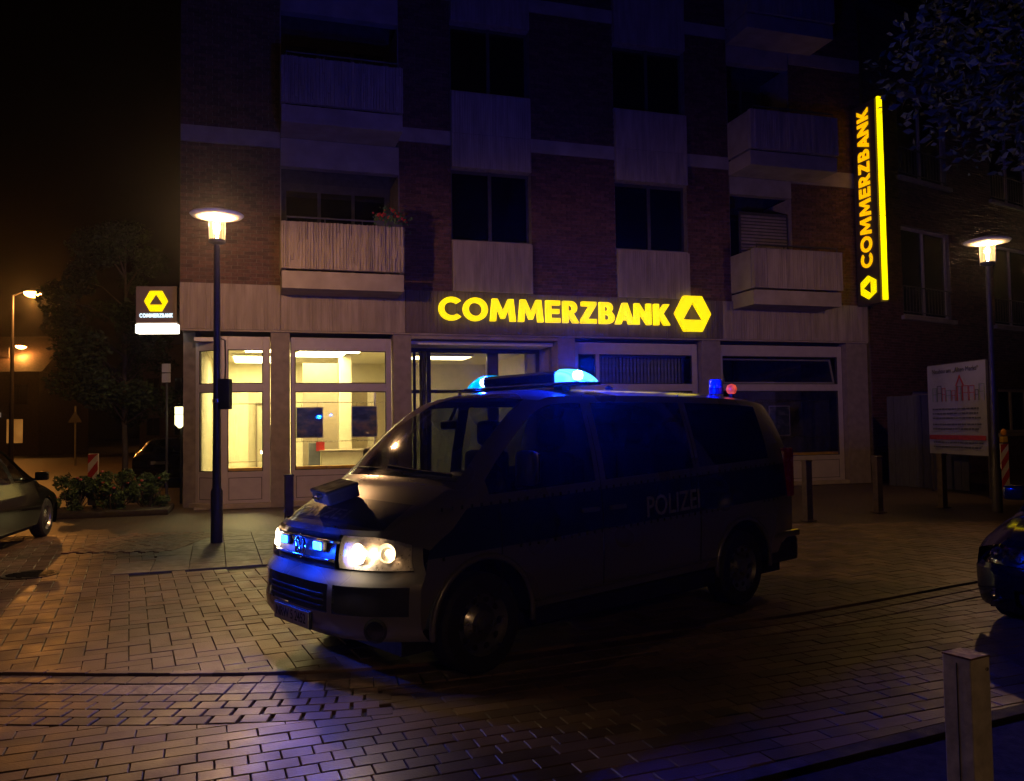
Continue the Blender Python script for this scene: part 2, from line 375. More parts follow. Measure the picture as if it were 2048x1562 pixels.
# the gutter runs across the square in a long bend
GL = [(-9.0, 5.78), (-6.0, 5.62), (-3.4, 5.45), (-2.3, 5.38), (-1.4, 5.40), (-0.6, 5.55), (0.3, 5.90), (1.3, 6.36), (2.55, 6.90), (4.5, 8.0), (7.0, 9.45), (10.0, 11.2)]
def gut(x): return slerp_tab(GL, x)
def gut_pts(step):
    out = []; x = -6.4
    while x < 9.5:
        y = gut(x); s = (gut(x + .02) - y) / .02; out.append((x, y, math.atan(s))); x += step * math.cos(math.atan(s))
    return out
gutter = empty('gutter'); tag(gutter, None, kind='structure')
for k, (off, w, part) in enumerate(((0.29, 0.07, 'edge_stone'), (0.165, 0.155, 'channel_stone'), (-0.07, 0.20, 'channel_stone'))):
    bl = []
    for (x, y, a) in gut_pts(0.30 if part == 'edge_stone' else 0.15):
        bl.append((x - math.sin(a) * off, y + math.cos(a) * off, a, 0.30 if part == 'edge_stone' else 0.15, w))
    lay(gutter, bl, (M_PAVER2, M_PAVER, M_GUTTER)[k], part, limit=100, zbase=(0.008, -0.010, 0.004)[k])
# herringbone blocks of the square beyond the gutter
A25 = R(25); W_ = 0.15
square = empty('square_paving'); tag(square, None, kind='structure')
sheet('joint_bed', [(-12, 5.5), (-3, 5.35), (-1, 5.35), (1.3, 6.2), (4.5, 7.9), (11, 11.6), (14, 13.3), (-14, 13.3)], -0.018, M_JOINT, square)
bl = []
for i in range(-110, 130):
    for j in range(-70, 110):
        c = (i - j) % 4
        if c == 0: p, hz = ((i + 1.0) * W_, (j + .5) * W_), True
        elif c == 3: p, hz = ((i + .5) * W_, (j + 1.0) * W_), False
        else: continue
        x = p[0] * math.cos(A25) - p[1] * math.sin(A25); y = p[0] * math.sin(A25) + p[1] * math.cos(A25)
        if y > 13.3 or abs(x) > 12 or y < gut(x) + 0.12: continue
        if -4.6 < x < -1.5 and 9.4 + 0.3 * (x + 4.6) < y: continue
        bl.append((x, y, A25 if hz else A25 + math.pi / 2, 0.30, W_))
lay(square, bl, M_PAVER2, clip=gut_line(.332, 1))
# big slabs and a red clay patch round the lamp post
slabs = empty('slab_paving'); tag(slabs, None, kind='structure'); bl = []; bl2 = []
for i in range(-3, 9):
    for j in range(0, 14):
        x = -4.65 + (i + .5) * 0.42 * math.cos(R(20)) - (j + .5) * 0.42 * math.sin(R(20)); y = 9.5 + (i + .5) * 0.42 * math.sin(R(20)) + (j + .5) * 0.42 * math.cos(R(20))
        if -4.75 < x < -1.4 and 9.3 + 0.3 * (x + 4.6) < y < 13.4: bl.append((x, y, R(20), 0.42, 0.42))
for i in range(14):
    for j in range(12):
        x = -6.1 + i * 0.105; y = 11.3 + j * 0.21 + (i % 2) * 0.1
        if y < 13.2: bl2.append((x, y, R(90), 0.21, 0.105))
lay(slabs, bl, M_SLAB, 'slab', zbase=0.006)
redp = empty('clay_paving'); tag(redp, None, kind='structure'); lay(redp, bl2, M_REDPAV, 'clay_paver', zbase=0.012)
# road blocks on the near side of the gutter
road = empty('road'); tag(road, None, kind='structure')
KA = R(24.5)
def kerb_y(x): return 4.0 + (x - 1.11) * math.tan(KA)
sheet('joint_bed', [(-9, 1.6), (-1.0, 1.6), (9.5, 7.8), (11, 11.2), (4.5, 7.72), (1.3, 6.1), (-1, 5.33), (-3, 5.3), (-9, 5.6)], -0.022, M_JOINT, road)
bl = []
for r_ in range(4):                                            # courses that follow the gutter
    for n, (x, y, a) in enumerate(gut_pts(0.155)):
        off = -0.245 - r_ * 0.128; sh = 0.075 * (r_ % 2)
        if x + sh < -0.9: bl.append((x + math.cos(a) * sh - math.sin(a) * off, y + math.sin(a) * sh + math.cos(a) * off, a, 0.155, 0.128))
lay(road, bl, M_PAVER, 'paver', limit=150, zbase=0.003)
bl = []; A22 = R(21)
for j in range(-60, 60):
    small = 33 <= j <= 36
    l, w = (0.16, 0.115) if small else (0.31, 0.125)
    for i in range(-60, 60):
        px, py = (i + 0.5 * (j % 2)) * l, j * 0.122
        a = A22 + R(4) * max(0, min(1, (px + 0.5) / 3)); 
        x = px * math.cos(A22) - py * math.sin(A22); y = px * math.sin(A22) + py * math.cos(A22)
        lim = gut(x) - (0.50 if x < -0.9 else 0.0)
        if y > lim or y < kerb_y(x) - 0.12 or y < 2.2: continue
        bl.append((x, y, A22, l, 0.122))
_g1, _g2 = gut_line(-.245 - 3.5 * .128 - .004, -1), gut_line(-.182, -1)
lay(road, bl, M_PAVER2, 'paver', limit=150, clip=lambda x, y: (_g1(x, y) if x < -0.88 else _g2(x, y)) + [(1.11, 4.0, -math.sin(KA), math.cos(KA))])
kerb = MB()
ks = empty('kerb'); tag(ks, None, kind='structure')
for i in range(-4, 9):
    x0 = -2.2 + i * 0.9; x = x0 + 0.45
    o = MB().box(-0.497, 0.497, -0.05, 0.05, -0.2, 0.0, b=0.006).build('kerb_stone', M_ASPHALT, ks)
    o.location = (x, kerb_y(x) - 0.062, 0.002); o.rotation_euler = (0, 0, KA)
# manhole cover in the square
def manhole(x, y, label, r=0.30):
    t = thing('manhole_cover', label, 'manhole cover', (x, y, 0.006))
    M_IRON = mat('cast iron', (0.05, 0.045, 0.04), 0.45, 0.8, bump=0.4)
    MB().lathe([(r, -0.02), (r, 0.004), (r * .9, 0.006), (r * .88, 0.002)], 28).build('rim', M_IRON, t)
    mb = MB()
    for i in range(-3, 4): mb.box(-math.sqrt(max(.01, .7 - (i / 3.6) ** 2)) * r, math.sqrt(max(.01, .7 - (i / 3.6) ** 2)) * r, i * r * .24 - .012, i * r * .24 + .012, 0.002, 0.010)
    mb.build('tread', M_IRON, t)
manhole(-5.62, 9.59, 'round iron manhole cover in the paving left of the lamp post')
# ------------------------------------------------------------------ the bank building
FA = (-6.56067, 16.83488, 0.0); FANG = 0.299382
bank = thing('bank_building', 'brick apartment block with concrete balconies above a lit ground-floor bank branch', 'building', FA, FANG)
M_BRICK = mat('dark red brown brick', (0.105, 0.046, 0.032), 0.85, var=0.3, scale=12, bump=0.4, bscale=60, island=0.35)
M_MORTAR = mat('grey mortar', (0.16, 0.13, 0.105), 0.9, bump=0.3)
M_CONC = mat('weathered concrete', (0.32, 0.265, 0.21), 0.85, var=0.18, scale=2.5, bump=0.35, bscale=45)
M_RIB = mat('ribbed concrete', (0.32, 0.26, 0.205), 0.85, var=0.22, scale=3, bump=0.4, bscale=30, stretch=(3, 3, 0.4))
M_PLASTER = mat('grey rendered pillar', (0.24, 0.195, 0.17), 0.85, var=0.15, bump=0.5, bscale=90)
M_WFRAME = mat('white painted frame', (0.40, 0.345, 0.355), 0.45, var=0.06, bump=0.05)
M_GROOVE = mat('dark gasket', (0.03, 0.028, 0.03), 0.7)
M_DFRAME = mat('dark window frame', (0.05, 0.045, 0.045), 0.5)
M_STEEL = mat('brushed steel', (0.55, 0.5, 0.46), 0.28, 1.0, stretch=(6, 6, 0.3))
M_CREAM = mat('cream wall paint', (0.80, 0.74, 0.55), 0.8, var=0.05)
M_TAN = mat('tan wall panel', (0.33, 0.27, 0.20), 0.7, var=0.06)
M_FLOOR = mat('beige floor tile', (0.35, 0.31, 0.26), 0.35, var=0.1)
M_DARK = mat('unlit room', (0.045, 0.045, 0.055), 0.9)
M_PANE = glass('shop window glass', (0.93, 0.95, 0.93), 0.045, 0.012)
M_DPANE = glass('dark window glass', (0.35, 0.37, 0.4), 0.06, 0.03)
M_GREY = mat('grey cabinet', (0.16, 0.17, 0.18), 0.5)
def B(name, material, s0, s1, t0, t1, z0, z1, b=0.0, parent=None):
    """box in facade space: s along the wall, t outwards, z up"""
    return box(name, material, parent or bank, s0, s1, -t1, -t0, z0, z1, b=b)
def brick_wall(name, rects, parent, single=300, t=0.0, backing=0.25, tx=lambda s, z: True):
    """mortar wall with every brick laid in it"""
    w = empty(name); w.parent = parent
    for (s0, s1, z0, z1) in rects: MB().box(s0, s1, -t + 0.012, -t + backing, z0, z1).build('mortar_bed', M_MORTAR, w)
    cand = []
    for (s0, s1, z0, z1) in rects:
        nrow = max(1, round((z1 - z0) / 0.0775)); h = (z1 - z0) / nrow
        for r_ in range(nrow):
            s = s0 - (0.125 if (r_ % 2) else 0)
            while s < s1 - 0.02:
                a, b_ = max(s, s0) + 0.005, min(s + 0.25, s1) - 0.005
                if b_ - a > 0.04: cand.append((a, b_, z0 + r_ * h + 0.005, z0 + (r_ + 1) * h - 0.005))
                s += 0.25
    cand.sort(key=lambda c: (c[0] - 1.0) ** 2 * 0.3 + (c[2] - 4.0) ** 2)
    rest = MB(); cache = {}; n = 0
    for (a, b_, c, d) in cand:
        pr = random.uniform(-0.002, 0.004)
        full = abs(b_ - a - 0.24) < 1e-3
        if n < single and full:
            k = round(d - c, 4)
            if k not in cache:
                cache[k] = MB().box(-.12, .12, -0.016, 0.012, -(d - c) / 2, (d - c) / 2).mesh('brick'); cache[k].materials.append(M_BRICK)
            o = bpy.data.objects.new('brick', cache[k]); COL.objects.link(o); o.parent = w; o.location = ((a + b_) / 2, -t + 0.006 - pr, (c + d) / 2); n += 1
        else:
            y0, y1 = -t - 0.010 - pr, -t + 0.012
            rest.add([(a, y0, c), (b_, y0, c), (b_, y0, d), (a, y0, d), (a, y1, c), (b_, y1, c), (b_, y1, d), (a, y1, d)], [(0, 1, 2, 3), (0, 4, 5, 1), (1, 5, 6, 2), (2, 6, 7, 3), (3, 7, 4, 0)])
    o = rest.build('bricks_beyond', M_BRICK, w); o['kind'] = 'stuff'
    return w
TOP = 14.4
rects = [(-.25, 1.74, 4.70, 7.65), (-.25, 1.74, 8.0, 11.1), (-.25, 1.74, 11.45, TOP),
         (4.30, 5.48, 4.70, 8.05), (4.30, 5.48, 8.37, 11.42), (4.30, 5.48, 11.74, TOP),
         (7.40, 9.55, 4.70, 8.05), (7.40, 9.55, 8.37, 11.42), (7.40, 9.55, 11.74, TOP),
         (11.5, 12.7, 4.70, 8.05), (11.5, 12.7, 8.37, 11.42), (11.5, 12.7, 11.74, TOP),
         (14.55, 16.8, 4.70, 7.85), (14.55, 16.8, 8.25, 11.0), (14.55, 16.8, 11.35, TOP)]
brick_wall('brick_wall', rects, bank)
for (s0, s1, z0, z1) in [(-.25, 1.74, 7.65, 8.0), (-.25, 1.74, 11.1, 11.45), (4.3, 5.48, 8.05, 8.37), (7.4, 9.55, 8.05, 8.37), (11.5, 12.7, 8.05, 8.37), (4.3, 5.48, 11.42, 11.74), (7.4, 9.55, 11.42, 11.74), (11.5, 12.7, 11.42, 11.74), (14.55, 16.8, 7.85, 8.25), (14.55, 16.8, 11.0, 11.35)]:
    B('string_course', M_CONC, s0 + .004, s1 - .004, -.2, .035, z0 + .003, z1 - .003)
def ribs(name, s0, s1, z0, z1, t, parent, depth=0.025, pitch=0.055, broken=False, thick=0.10, m_=None):
    """panel whose face is vertical ribs of uneven width and depth (broken = split, bark-like ribs)"""
    mb = MB(); s = s0
    mb.box(s0, s1, -t + depth, -t + thick, z0, z1)
    while s < s1 - 0.01:
        w = min(random.uniform(0.6, 1.5) * pitch, s1 - s)
        zs = [z0, z1]
        if broken:
            z = z0
            zs = [z0]
            while z < z1 - .12:
                z += random.uniform(.10, .40); zs.append(min(z, z1))
            zs[-1] = z1
        base = random.uniform(0.1, 1.0)
        for a, b_ in zip(zs, zs[1:]):
            d = depth * (random.uniform(0.0, 1.15) if broken else base)
            j = random.uniform(-.006, .006) if broken else 0
            mb.add([(s + .004 + j, -t + depth, a), (s + w - .004 + j, -t + depth, a), (s + w - .004 + j, -t + depth, b_), (s + .004 + j, -t + depth, b_),
                    (s + .010 + j, -t + depth - d, a), (s + w - .010 + j, -t + depth - d, a), (s + w - .010 + j, -t + depth - d, b_), (s + .010 + j, -t + depth - d, b_)],
                   [(4, 5, 6, 7), (0, 1, 5, 4), (1, 2, 6, 5), (2, 3, 7, 6), (3, 0, 4, 7)])
        s += w
    return mb.build(name, m_ or M_RIB, parent)
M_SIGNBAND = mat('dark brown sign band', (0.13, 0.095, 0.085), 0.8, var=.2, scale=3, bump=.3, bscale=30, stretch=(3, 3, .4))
# fascia band above the shops
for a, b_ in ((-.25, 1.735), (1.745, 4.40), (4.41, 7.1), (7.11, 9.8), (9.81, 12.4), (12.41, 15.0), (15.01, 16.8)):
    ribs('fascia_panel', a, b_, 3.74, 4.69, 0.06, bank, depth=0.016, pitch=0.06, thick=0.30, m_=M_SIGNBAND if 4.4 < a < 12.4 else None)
B('fascia_lip', M_CONC, -.25, 16.8, -.1, .03, 3.70, 3.735)
# loggias, balconies and parapet panels
def loggia(s0, s1, z0, z1, shutter=False):
    B('loggia_wall', M_PLASTER, s0, s0 + .02, -1.2, -.01, z0, z1); B('loggia_wall', M_PLASTER, s1 - .02, s1, -1.2, -.01, z0, z1)
    w = B('window', M_DFRAME, s0 + .02, s1 - .02, -1.25, -1.2, z0, z1)
    n = 3
    for i in range(n):
        a = s0 + .12 + i * (s1 - s0 - .24) / n
        B('pane', M_DPANE, a + .04, a + (s1 - s0 - .24) / n - .04, -1.195, -1.19, z0 + .25, z1 - .2, parent=w)
    if shutter:
        sh = B('shutter', M_DFRAME, s0 + .35, s1 - .06, -.16, -.12, z0 + .2, z1 - .4)
        k = z0 + .25
        while k < z1 - .5: B('slat', M_PLASTER, s0 + .4, s1 - .1, -.12, -.10, k, k + .055, parent=sh); k += .085
def balcony(s0, s1, z, broken=True, P=1.0):
    b_ = B('balcony', M_CONC, s0, s1, 0.0, P - .02, z, z + .36, b=.012)
    f = ribs('parapet', s0 - .01, s1 + .01, z + .40, z + 1.36, P + .05, b_, depth=0.05 if broken else 0.02, pitch=0.055, broken=broken, thick=.13)
    for sa in (s0 + .03, s1 - .03): box('parapet_side', M_CONC, b_, sa - .05, sa + .05, -P + .09, -.02, z + .40, z + 1.34, b=.01)
    mb = MB().tube([(s0 + .1, -P + .02, z + 1.46), (s1 - .1, -P + .02, z + 1.46)], .018)
    for k in range(4): mb.tube([(s0 + .1 + k * (s1 - s0 - .2) / 3, -P + .02, z + 1.34), (s0 + .1 + k * (s1 - s0 - .2) / 3, -P + .02, z + 1.46)], .012)
    mb.build('handrail', M_DFRAME, b_)
for z in (4.49, 7.90, 11.3):
    balcony(1.74, 4.22, z); balcony(12.7, 15.22, z, broken=False)
loggia(1.74, 4.30, 4.70, 7.28); loggia(1.74, 4.30, 8.3, 10.68); loggia(1.74, 4.30, 11.7, TOP)
loggia(12.7, 14.55, 4.70, 7.45, True); loggia(12.7, 14.55, 8.3, 10.9); loggia(12.7, 14.55, 11.7, TOP)
for z in (7.28, 10.68): B('lintel_panel', M_CONC, 1.75, 4.29, -.2, .02, z, z + .61)
for z in (7.45, 10.85): B('lintel_panel', M_CONC, 12.71, 14.54, -.2, .02, z, z + .44)
def upper_window(s0, s1, z0, z1):
    fr = B('window', M_DFRAME, s0, s1, -.22, -.19, z0, z1)
    mid = (s0 + s1) / 2
    for a, b_ in ((s0 + .07, mid - .04), (mid + .04, s1 - .07)): B('pane', M_DPANE, a, b_, -.188, -.183, z0 + .08, z1 - .08, parent=fr)
    B('frame', M_DFRAME, mid - .04, mid + .04, -.188, -.16, z0, z1, parent=fr)
    B('sill', M_CONC, s0 + .01, s1 - .01, -.17, .02, z0 - .03, z0 + .012, parent=fr)
for (s0, s1) in ((5.48, 7.40), (9.55, 11.5)):
    for a, b_ in ((4.70, 5.84), (7.55, 8.325), (8.335, 9.3), (10.95, 11.7), (11.71, 12.7)):
        ribs('parapet_panel', s0 + .01, s1 - .01, a, b_, 0.10, bank, depth=0.012, pitch=0.05, thick=.3)
    for a, b_ in ((5.87, 7.55), (9.33, 10.95), (12.73, TOP)): upper_window(s0, s1, a, b_)
# shell behind the facade
B('party_wall', M_MORTAR, -.25, 0.0, -12, -.8, 0, TOP); B('party_wall', M_MORTAR, 16.55, 16.8, -12, -.3, 0, TOP)
B('party_wall', M_MORTAR, -.25, 0.0, -.8, -.26, 3.74, TOP)
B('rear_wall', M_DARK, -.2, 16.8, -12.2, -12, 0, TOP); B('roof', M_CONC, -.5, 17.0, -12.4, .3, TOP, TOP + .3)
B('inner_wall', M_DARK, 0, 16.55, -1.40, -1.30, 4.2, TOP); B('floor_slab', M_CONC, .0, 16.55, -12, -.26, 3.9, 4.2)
# ---------------- ground floor
B('pillar', M_PLASTER, 1.54, 1.93, -.35, -.03, 0, 3.70); B('pillar', M_PLASTER, 4.14, 4.54, -.5, -.03, 0, 3.70)
B('pillar', M_PLASTER, 8.02, 8.45, -.5, -.03, 0, 3.70); B('pillar', M_PLASTER, 11.83, 12.36, -.35, -.03, 0, 3.70); B('pillar', M_PLASTER, 16.14, 16.8, -.35, -.03, 0, 3.70)
def shopfront(name, s0, s1, cols, M=None, sill=0.76, tr=(2.45, 2.62), head=3.34, top=3.62, t=-.20):
    """white timber shop window: stiles, head, transom, bottom panel and two rows of panes; M places it"""
    e = empty(name); e.parent = bank
    if M is not None: e.matrix_local = M
    def q(n, m_, a, b_, z0, z1, ta=t - .08, tb=t, bv=.008): return box(n, m_, e, a, b_, -tb, -ta, z0, z1, b=bv)
    q('frame', M_WFRAME, s0, cols[0][0], 0.10, top); q('frame', M_WFRAME, cols[-1][1], s1, 0.10, top)
    q('frame', M_WFRAME, cols[0][0], cols[-1][1], head, top, tb=t - .004); q('transom', M_WFRAME, cols[0][0], cols[-1][1], tr[0], tr[1], tb=t - .004)
    for (a, b_), (c, d) in zip(cols, cols[1:]): q('mullion', M_WFRAME, b_, c, .10, head, tb=t - .006)
    q('kick_panel', M_WFRAME, cols[0][0], cols[-1][1], .10, sill, tb=t - .008)
    for (a, b_) in cols:
        mb = MB(); g_ = .012; z0, z1, tt = .17, sill - .12, -t + .0065
        for r_ in ((a + .02, b_ - .02, z0, z0 + g_), (a + .02, b_ - .02, z1 - g_, z1), (a + .02, a + .02 + g_, z0, z1), (b_ - .02 - g_, b_ - .02, z0, z1)): mb.box(r_[0], r_[1], tt, tt + .02, r_[2], r_[3])
        mb.build('panel_groove', M_GROOVE, e)
        q('pane', M_PANE, a, b_, sill, tr[0], t - .045, t - .040, 0); q('pane', M_PANE, a, b_, tr[1], head, t - .045, t - .040, 0)
        mb = MB()
        for (z0, z1) in ((sill, tr[0]), (tr[1], head)):
            for r_ in ((a, b_, z0, z0 + .018), (a, b_, z1 - .018, z1), (a, a + .018, z0, z1), (b_ - .018, b_, z0, z1)): mb.box(r_[0], r_[1], -t + .012, -t + .04, r_[2], r_[3])
        mb.build('gasket', M_GROOVE, e)
    q('step', M_CONC, s0 - .03, s1 + .03, 0, .10, ta=t - .1, tb=t + .14)
    return e
shopfront('shop_window', .55, 1.53, [(.67, 1.38)])
# splayed corner light, turned 45 degrees away from the front
Mc = Matrix.Translation((.55, .20, 0)) @ Matrix.Rotation(R(-45), 4, 'Z') @ Matrix.Translation((-.80, -.20, 0))
shopfront('shop_window', .02, .80, [(.12, .68)], M=Mc)
shopfront('shop_window', 1.95, 4.12, [(2.04, 4.0)])
shopfront('shop_window', 8.47, 11.81, [(8.6, 9.05), (9.15, 11.65)])
shopfront('shop_window', 12.38, 16.12, [(12.52, 15.98)])
# tilted ventilation sash in the right-hand window
vs = empty('tilted_sash'); vs.parent = bank; vs.location = (0, .26, 2.63); vs.rotation_euler = (R(-14), 0, 0)
mb = MB()
for r_ in ((12.56, 15.93, 0, .05), (12.56, 15.93, .64, .69), (12.56, 12.61, 0, .69), (15.88, 15.93, 0, .69)): mb.box(r_[0], r_[1], 0, .03, r_[2], r_[3])
mb.build('sash_frame', M_WFRAME, vs)
# recessed entrance
B('entrance_soffit', M_CONC, 4.55, 8.01, -2.2, -.03, 3.62, 3.70)
B('entrance_side', M_PLASTER, 4.55, 4.60, -2.2, -.5, 0, 3.62); B('entrance_side', M_PLASTER, 7.96, 8.01, -2.2, -.5, 0, 3.62)
ent = empty('entrance_front'); ent.parent = bank
def Q(n, m_, a, b_, z0, z1, t0, t1, bv=.006): return box(n, m_, ent, a, b_, -t1, -t0, z0, z1, b=bv)
Q('header', M_DFRAME, 4.6, 7.96, 3.42, 3.62, -1.32, -1.2); Q('transom', M_DFRAME, 4.6, 7.96, 2.45, 2.53, -1.30, -1.22)
for a, b_ in ((4.60, 4.66), (4.80, 4.86), (5.12, 5.22), (6.62, 6.9), (7.86, 7.96)): Q('post', M_DFRAME, a, b_, 0, 3.42, -1.31, -1.21)
for a, b_, z0, z1 in ((4.66, 4.80, .1, 3.42), (5.22, 6.62, 2.53, 3.42), (5.22, 6.62, .05, 2.45), (6.9, 7.86, .1, 2.45), (6.9, 7.86, 2.53, 3.42)): Q('pane', M_PANE, a, b_, z0, z1, -1.27, -1.26, 0)
Q('door_frame', M_STEEL, 5.88, 5.96, .05, 2.45, -1.25, -1.20)
MB().lathe([(.085, 0), (.085, 3.42)], 20, at=(4.99, 1.02, 0)).build('round_post', M_STEEL, ent, smooth=True)
MB().tube([(5.80, 1.15, .9), (5.80, 1.15, 1.9)], .02).build('handle', M_STEEL, ent); MB().tube([(6.04, 1.15, .9), (6.04, 1.15, 1.9)], .02).build('handle', M_STEEL, ent)
# ---------------- rooms
M_CEIL = mat('white ceiling', (0.80, 0.76, 0.66), 0.8, var=0.04)
# customer hall on the left
B('hall_floor', M_FLOOR, 0.0, 8.0, -8.0, -.3, -.04, .02); B('hall_ceiling', M_CEIL, 0.0, 8.0, -8, -.31, 3.52, 3.6)
B('hall_wall', M_CREAM, 0.0, 8.0, -6.2, -6.1, 0, 3.52); B('hall_wall', M_CREAM, 0.02, .1, -6.1, -1.0, 0, 3.52); B('hall_wall', M_CREAM, 7.9, 7.98, -6.1, -2.2, 0, 3.52)
B('hall_wall', M_CREAM, 4.62, 4.72, -4.2, -2.25, 0, 3.52)
B('hall_panel', M_TAN, 2.35, 3.22, -3.30, -3.2, 0, 3.30); B('hall_column', M_CREAM, 3.24, 3.55, -3.35, -3.05, 0, 3.52, b=.02); B('hall_panel', M_TAN, 3.7, 4.6, -4.6, -4.5, 0, 2.9); B('glass_screen', M_STEEL, 3.86, 3.90, -2.4, -1.2, .1, 2.6)
B('hall_partition', M_CREAM, 1.05, 1.95, -3.1, -3.0, 0, 2.6)
B('partition_frame', M_TAN, 1.22, 1.26, -2.99, -2.96, .2, 2.3); B('partition_frame', M_TAN, 1.78, 1.82, -2.99, -2.96, .2, 2.3); B('partition_frame', M_TAN, 1.26, 1.78, -2.99, -2.96, 2.26, 2.30)
M_SILLB = mat('honey coloured sill board', (0.70, 0.38, 0.06), 0.4)
B('sill_board', M_SILLB, .62, 1.5, -.50, -.27, .775, .835); B('sill_board', M_SILLB, 2.0, 4.08, -.50, -.27, .775, .835); B('sill_board', M_SILLB, 12.45, 16.05, -.50, -.27, .775, .835)
B('radiator_cover', M_CREAM, .62, 1.5, -.50, -.32, .1, .80); B('radiator_cover', M_CREAM, 2.0, 4.08, -.50, -.32, .1, .80)
# dark offices on the right
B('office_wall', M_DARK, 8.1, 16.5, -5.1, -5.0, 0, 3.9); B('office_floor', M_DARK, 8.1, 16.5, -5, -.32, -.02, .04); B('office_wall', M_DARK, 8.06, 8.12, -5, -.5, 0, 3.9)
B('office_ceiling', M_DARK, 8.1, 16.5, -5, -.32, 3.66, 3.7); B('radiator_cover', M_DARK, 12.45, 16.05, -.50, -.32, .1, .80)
# lit ceiling panels
M_CLIGHT = emit('warm ceiling light', (1.0, 0.79, 0.34), 34.0)
def ceiling_light(s0, s1, t0, t1, label):
    o = thing('ceiling_light', label, 'ceiling light', group='flush ceiling lights in the bank hall'); o.parent = None
    o.location = FA; o.rotation_euler = (0, 0, FANG)
    B('housing', M_CEIL, s0 - .05, s1 + .05, t0 - .05, t1 + .05, 3.46, 3.515, parent=o); B('diffuser', M_CLIGHT if s0 < 5 else emit('dim lobby light', (1.0, .80, .40), 7.0), s0, s1, t0, t1, 3.445, 3.458, parent=o)
ceiling_light(1.0, 1.75, -2.0, -1.4, 'glowing ceiling panel seen through the narrow left bank window')
ceiling_light(2.2, 3.6, -1.9, -1.3, 'front glowing ceiling panel behind the wide lit bank window')
ceiling_light(2.05, 3.3, -3.1, -2.2, 'rear glowing ceiling panel deeper in the bank hall')
ceiling_light(.7, 1.75, -5.2, -3.3, 'rear glowing ceiling panel above the white partition')
ceiling_light(5.1, 6.6, -3.6, -2.7, 'long glowing ceiling panel inside the entrance lobby')
# hanging posters on wires
def poster(s0, s1, z0, z1, t, label, cols, wires=True):
    p = thing('poster', label, 'poster'); p.location = FA; p.rotation_euler = (0, 0, FANG)
    B('board', M_WFRAME, s0 - .02, s1 + .02, t - .02, t - .005, z0 - .02, z1 + .02, parent=p)
    m_, N, L, b_ = principled('printed photo'); tc = N.new('ShaderNodeTexCoord'); mp = N.new('ShaderNodeMapping'); mp.inputs['Scale'].default_value = (3, 3, 5); mp.inputs['Location'].default_value = (s0, 0, z0)
    L.new(tc.outputs['Object'], mp.inputs[0]); no = N.new('ShaderNodeTexNoise'); no.inputs['Scale'].default_value = 1.3; no.inputs['Detail'].default_value = 3; L.new(mp.outputs[0], no.inputs[0])
    rp = N.new('ShaderNodeValToRGB'); rp.color_ramp.elements[0].position = .35; rp.color_ramp.elements[1].position = .68
    rp.color_ramp.elements[0].color = (*cols[0], 1); rp.color_ramp.elements[1].color = (*cols[2], 1); el = rp.color_ramp.elements.new(.5); el.color = (*cols[1], 1)
    L.new(no.outputs[0], rp.inputs[0]); L.new(rp.outputs[0], b_.inputs['Base Color']); b_.inputs['Roughness'].default_value = .3
    B('print', m_, s0, s1, t - .004, t, z0, z1, parent=p)
    mb = MB()
    for s in (s0 + .1, s1 - .1):
        mb.tube([(s, -t + .012, z1), (s, -t + .012, z1 + .10)], .004, 5)
        mb.tube([(s, -t + .012, z0), (s, -t + .012, z0 - .10)], .004, 5)
    mb.build('hanger', M_DFRAME, p)
PC = ((.012, .02, .05), (.05, .06, .11), (.20, .13, .10))
poster(2.10, 2.64, 1.46, 2.10, -.62, 'dark photo poster hanging in the wide lit window, left of the pair', PC)
poster(3.30, 3.84, 1.46, 2.12, -.62, 'dark photo poster hanging in the wide lit window, right of the pair', PC)
poster(14.15, 14.75, 1.30, 2.05, -.62, 'poster hanging in the dark window on the right', ((.02, .03, .05), (.05, .06, .08), (.2, .2, .2)))
for (a, b_, zs) in ((2.0, 4.05, (2.22, 1.36)), (.62, 1.46, (2.2, .95)), (12.5, 16.0, (2.2, 1.25))):
    w = thing('picture_rail', {2.0: 'two thin rails strung across the wide lit window', .62: 'two thin rails strung across the narrow lit window', 12.5: 'thin rails strung across the dark right window'}[a], 'rail', FA, FANG)
    for z in zs: MB().tube([(a, .61, z), (b_, .61, z)], .008, 6).build('rail', M_STEEL, w)
# machines and a leaflet rack in the hall
am = thing('cash_machine', 'grey self-service cash machine behind the narrow lit window', 'cash machine', FA, FANG)
B('cabinet', M_GREY, 1.42, 1.95, -2.2, -1.6, .02, 1.75, b=.02, parent=am); B('screen', mat('black screen', (.01, .01, .015), .1), 1.5, 1.85, -1.6, -1.59, 1.15, 1.45, parent=am); B('keypad', M_STEEL, 1.55, 1.8, -1.60, -1.53, .95, 1.05, b=.01, parent=am)
lr = thing('counter_desk', 'white service counter with red leaflet holder in the bank hall', 'counter', FA, FANG)
B('counter_body', M_CREAM, 2.75, 4.1, -3.0, -2.3, .02, 1.08, b=.015, parent=lr); B('counter_top', M_TAN, 2.70, 4.15, -3.05, -2.25, 1.08, 1.12, b=.01, parent=lr)
B('leaflet_rack', M_GREY, 2.45, 2.72, -2.6, -2.4, .4, 1.3, parent=lr); B('red_leaflet', mat('red leaflet', (.5, .03, .02), .4), 2.62, 2.82, -2.39, -2.37, 1.1, 1.32, parent=lr)
# vertical blinds in the middle window
bl_ = thing('vertical_blind', 'closed vertical slat blind behind the middle window', 'blind', FA, FANG)
me = MB().box(-.055, .055, -.004, .004, .9, 3.3).mesh('slat'); me.materials.append(mat('blind fabric', (.35, .34, .33), .9))
s = 9.2
while s < 11.65:
    o = bpy.data.objects.new('slat', me); COL.objects.link(o); o.parent = bl_; o.location = (s, .55, 0); o.rotation_euler = (0, 0, R(random.uniform(20, 34))); s += .095
B('head_rail', M_WFRAME, 9.15, 11.65, -.58, -.52, 3.30, 3.34, parent=bl_)
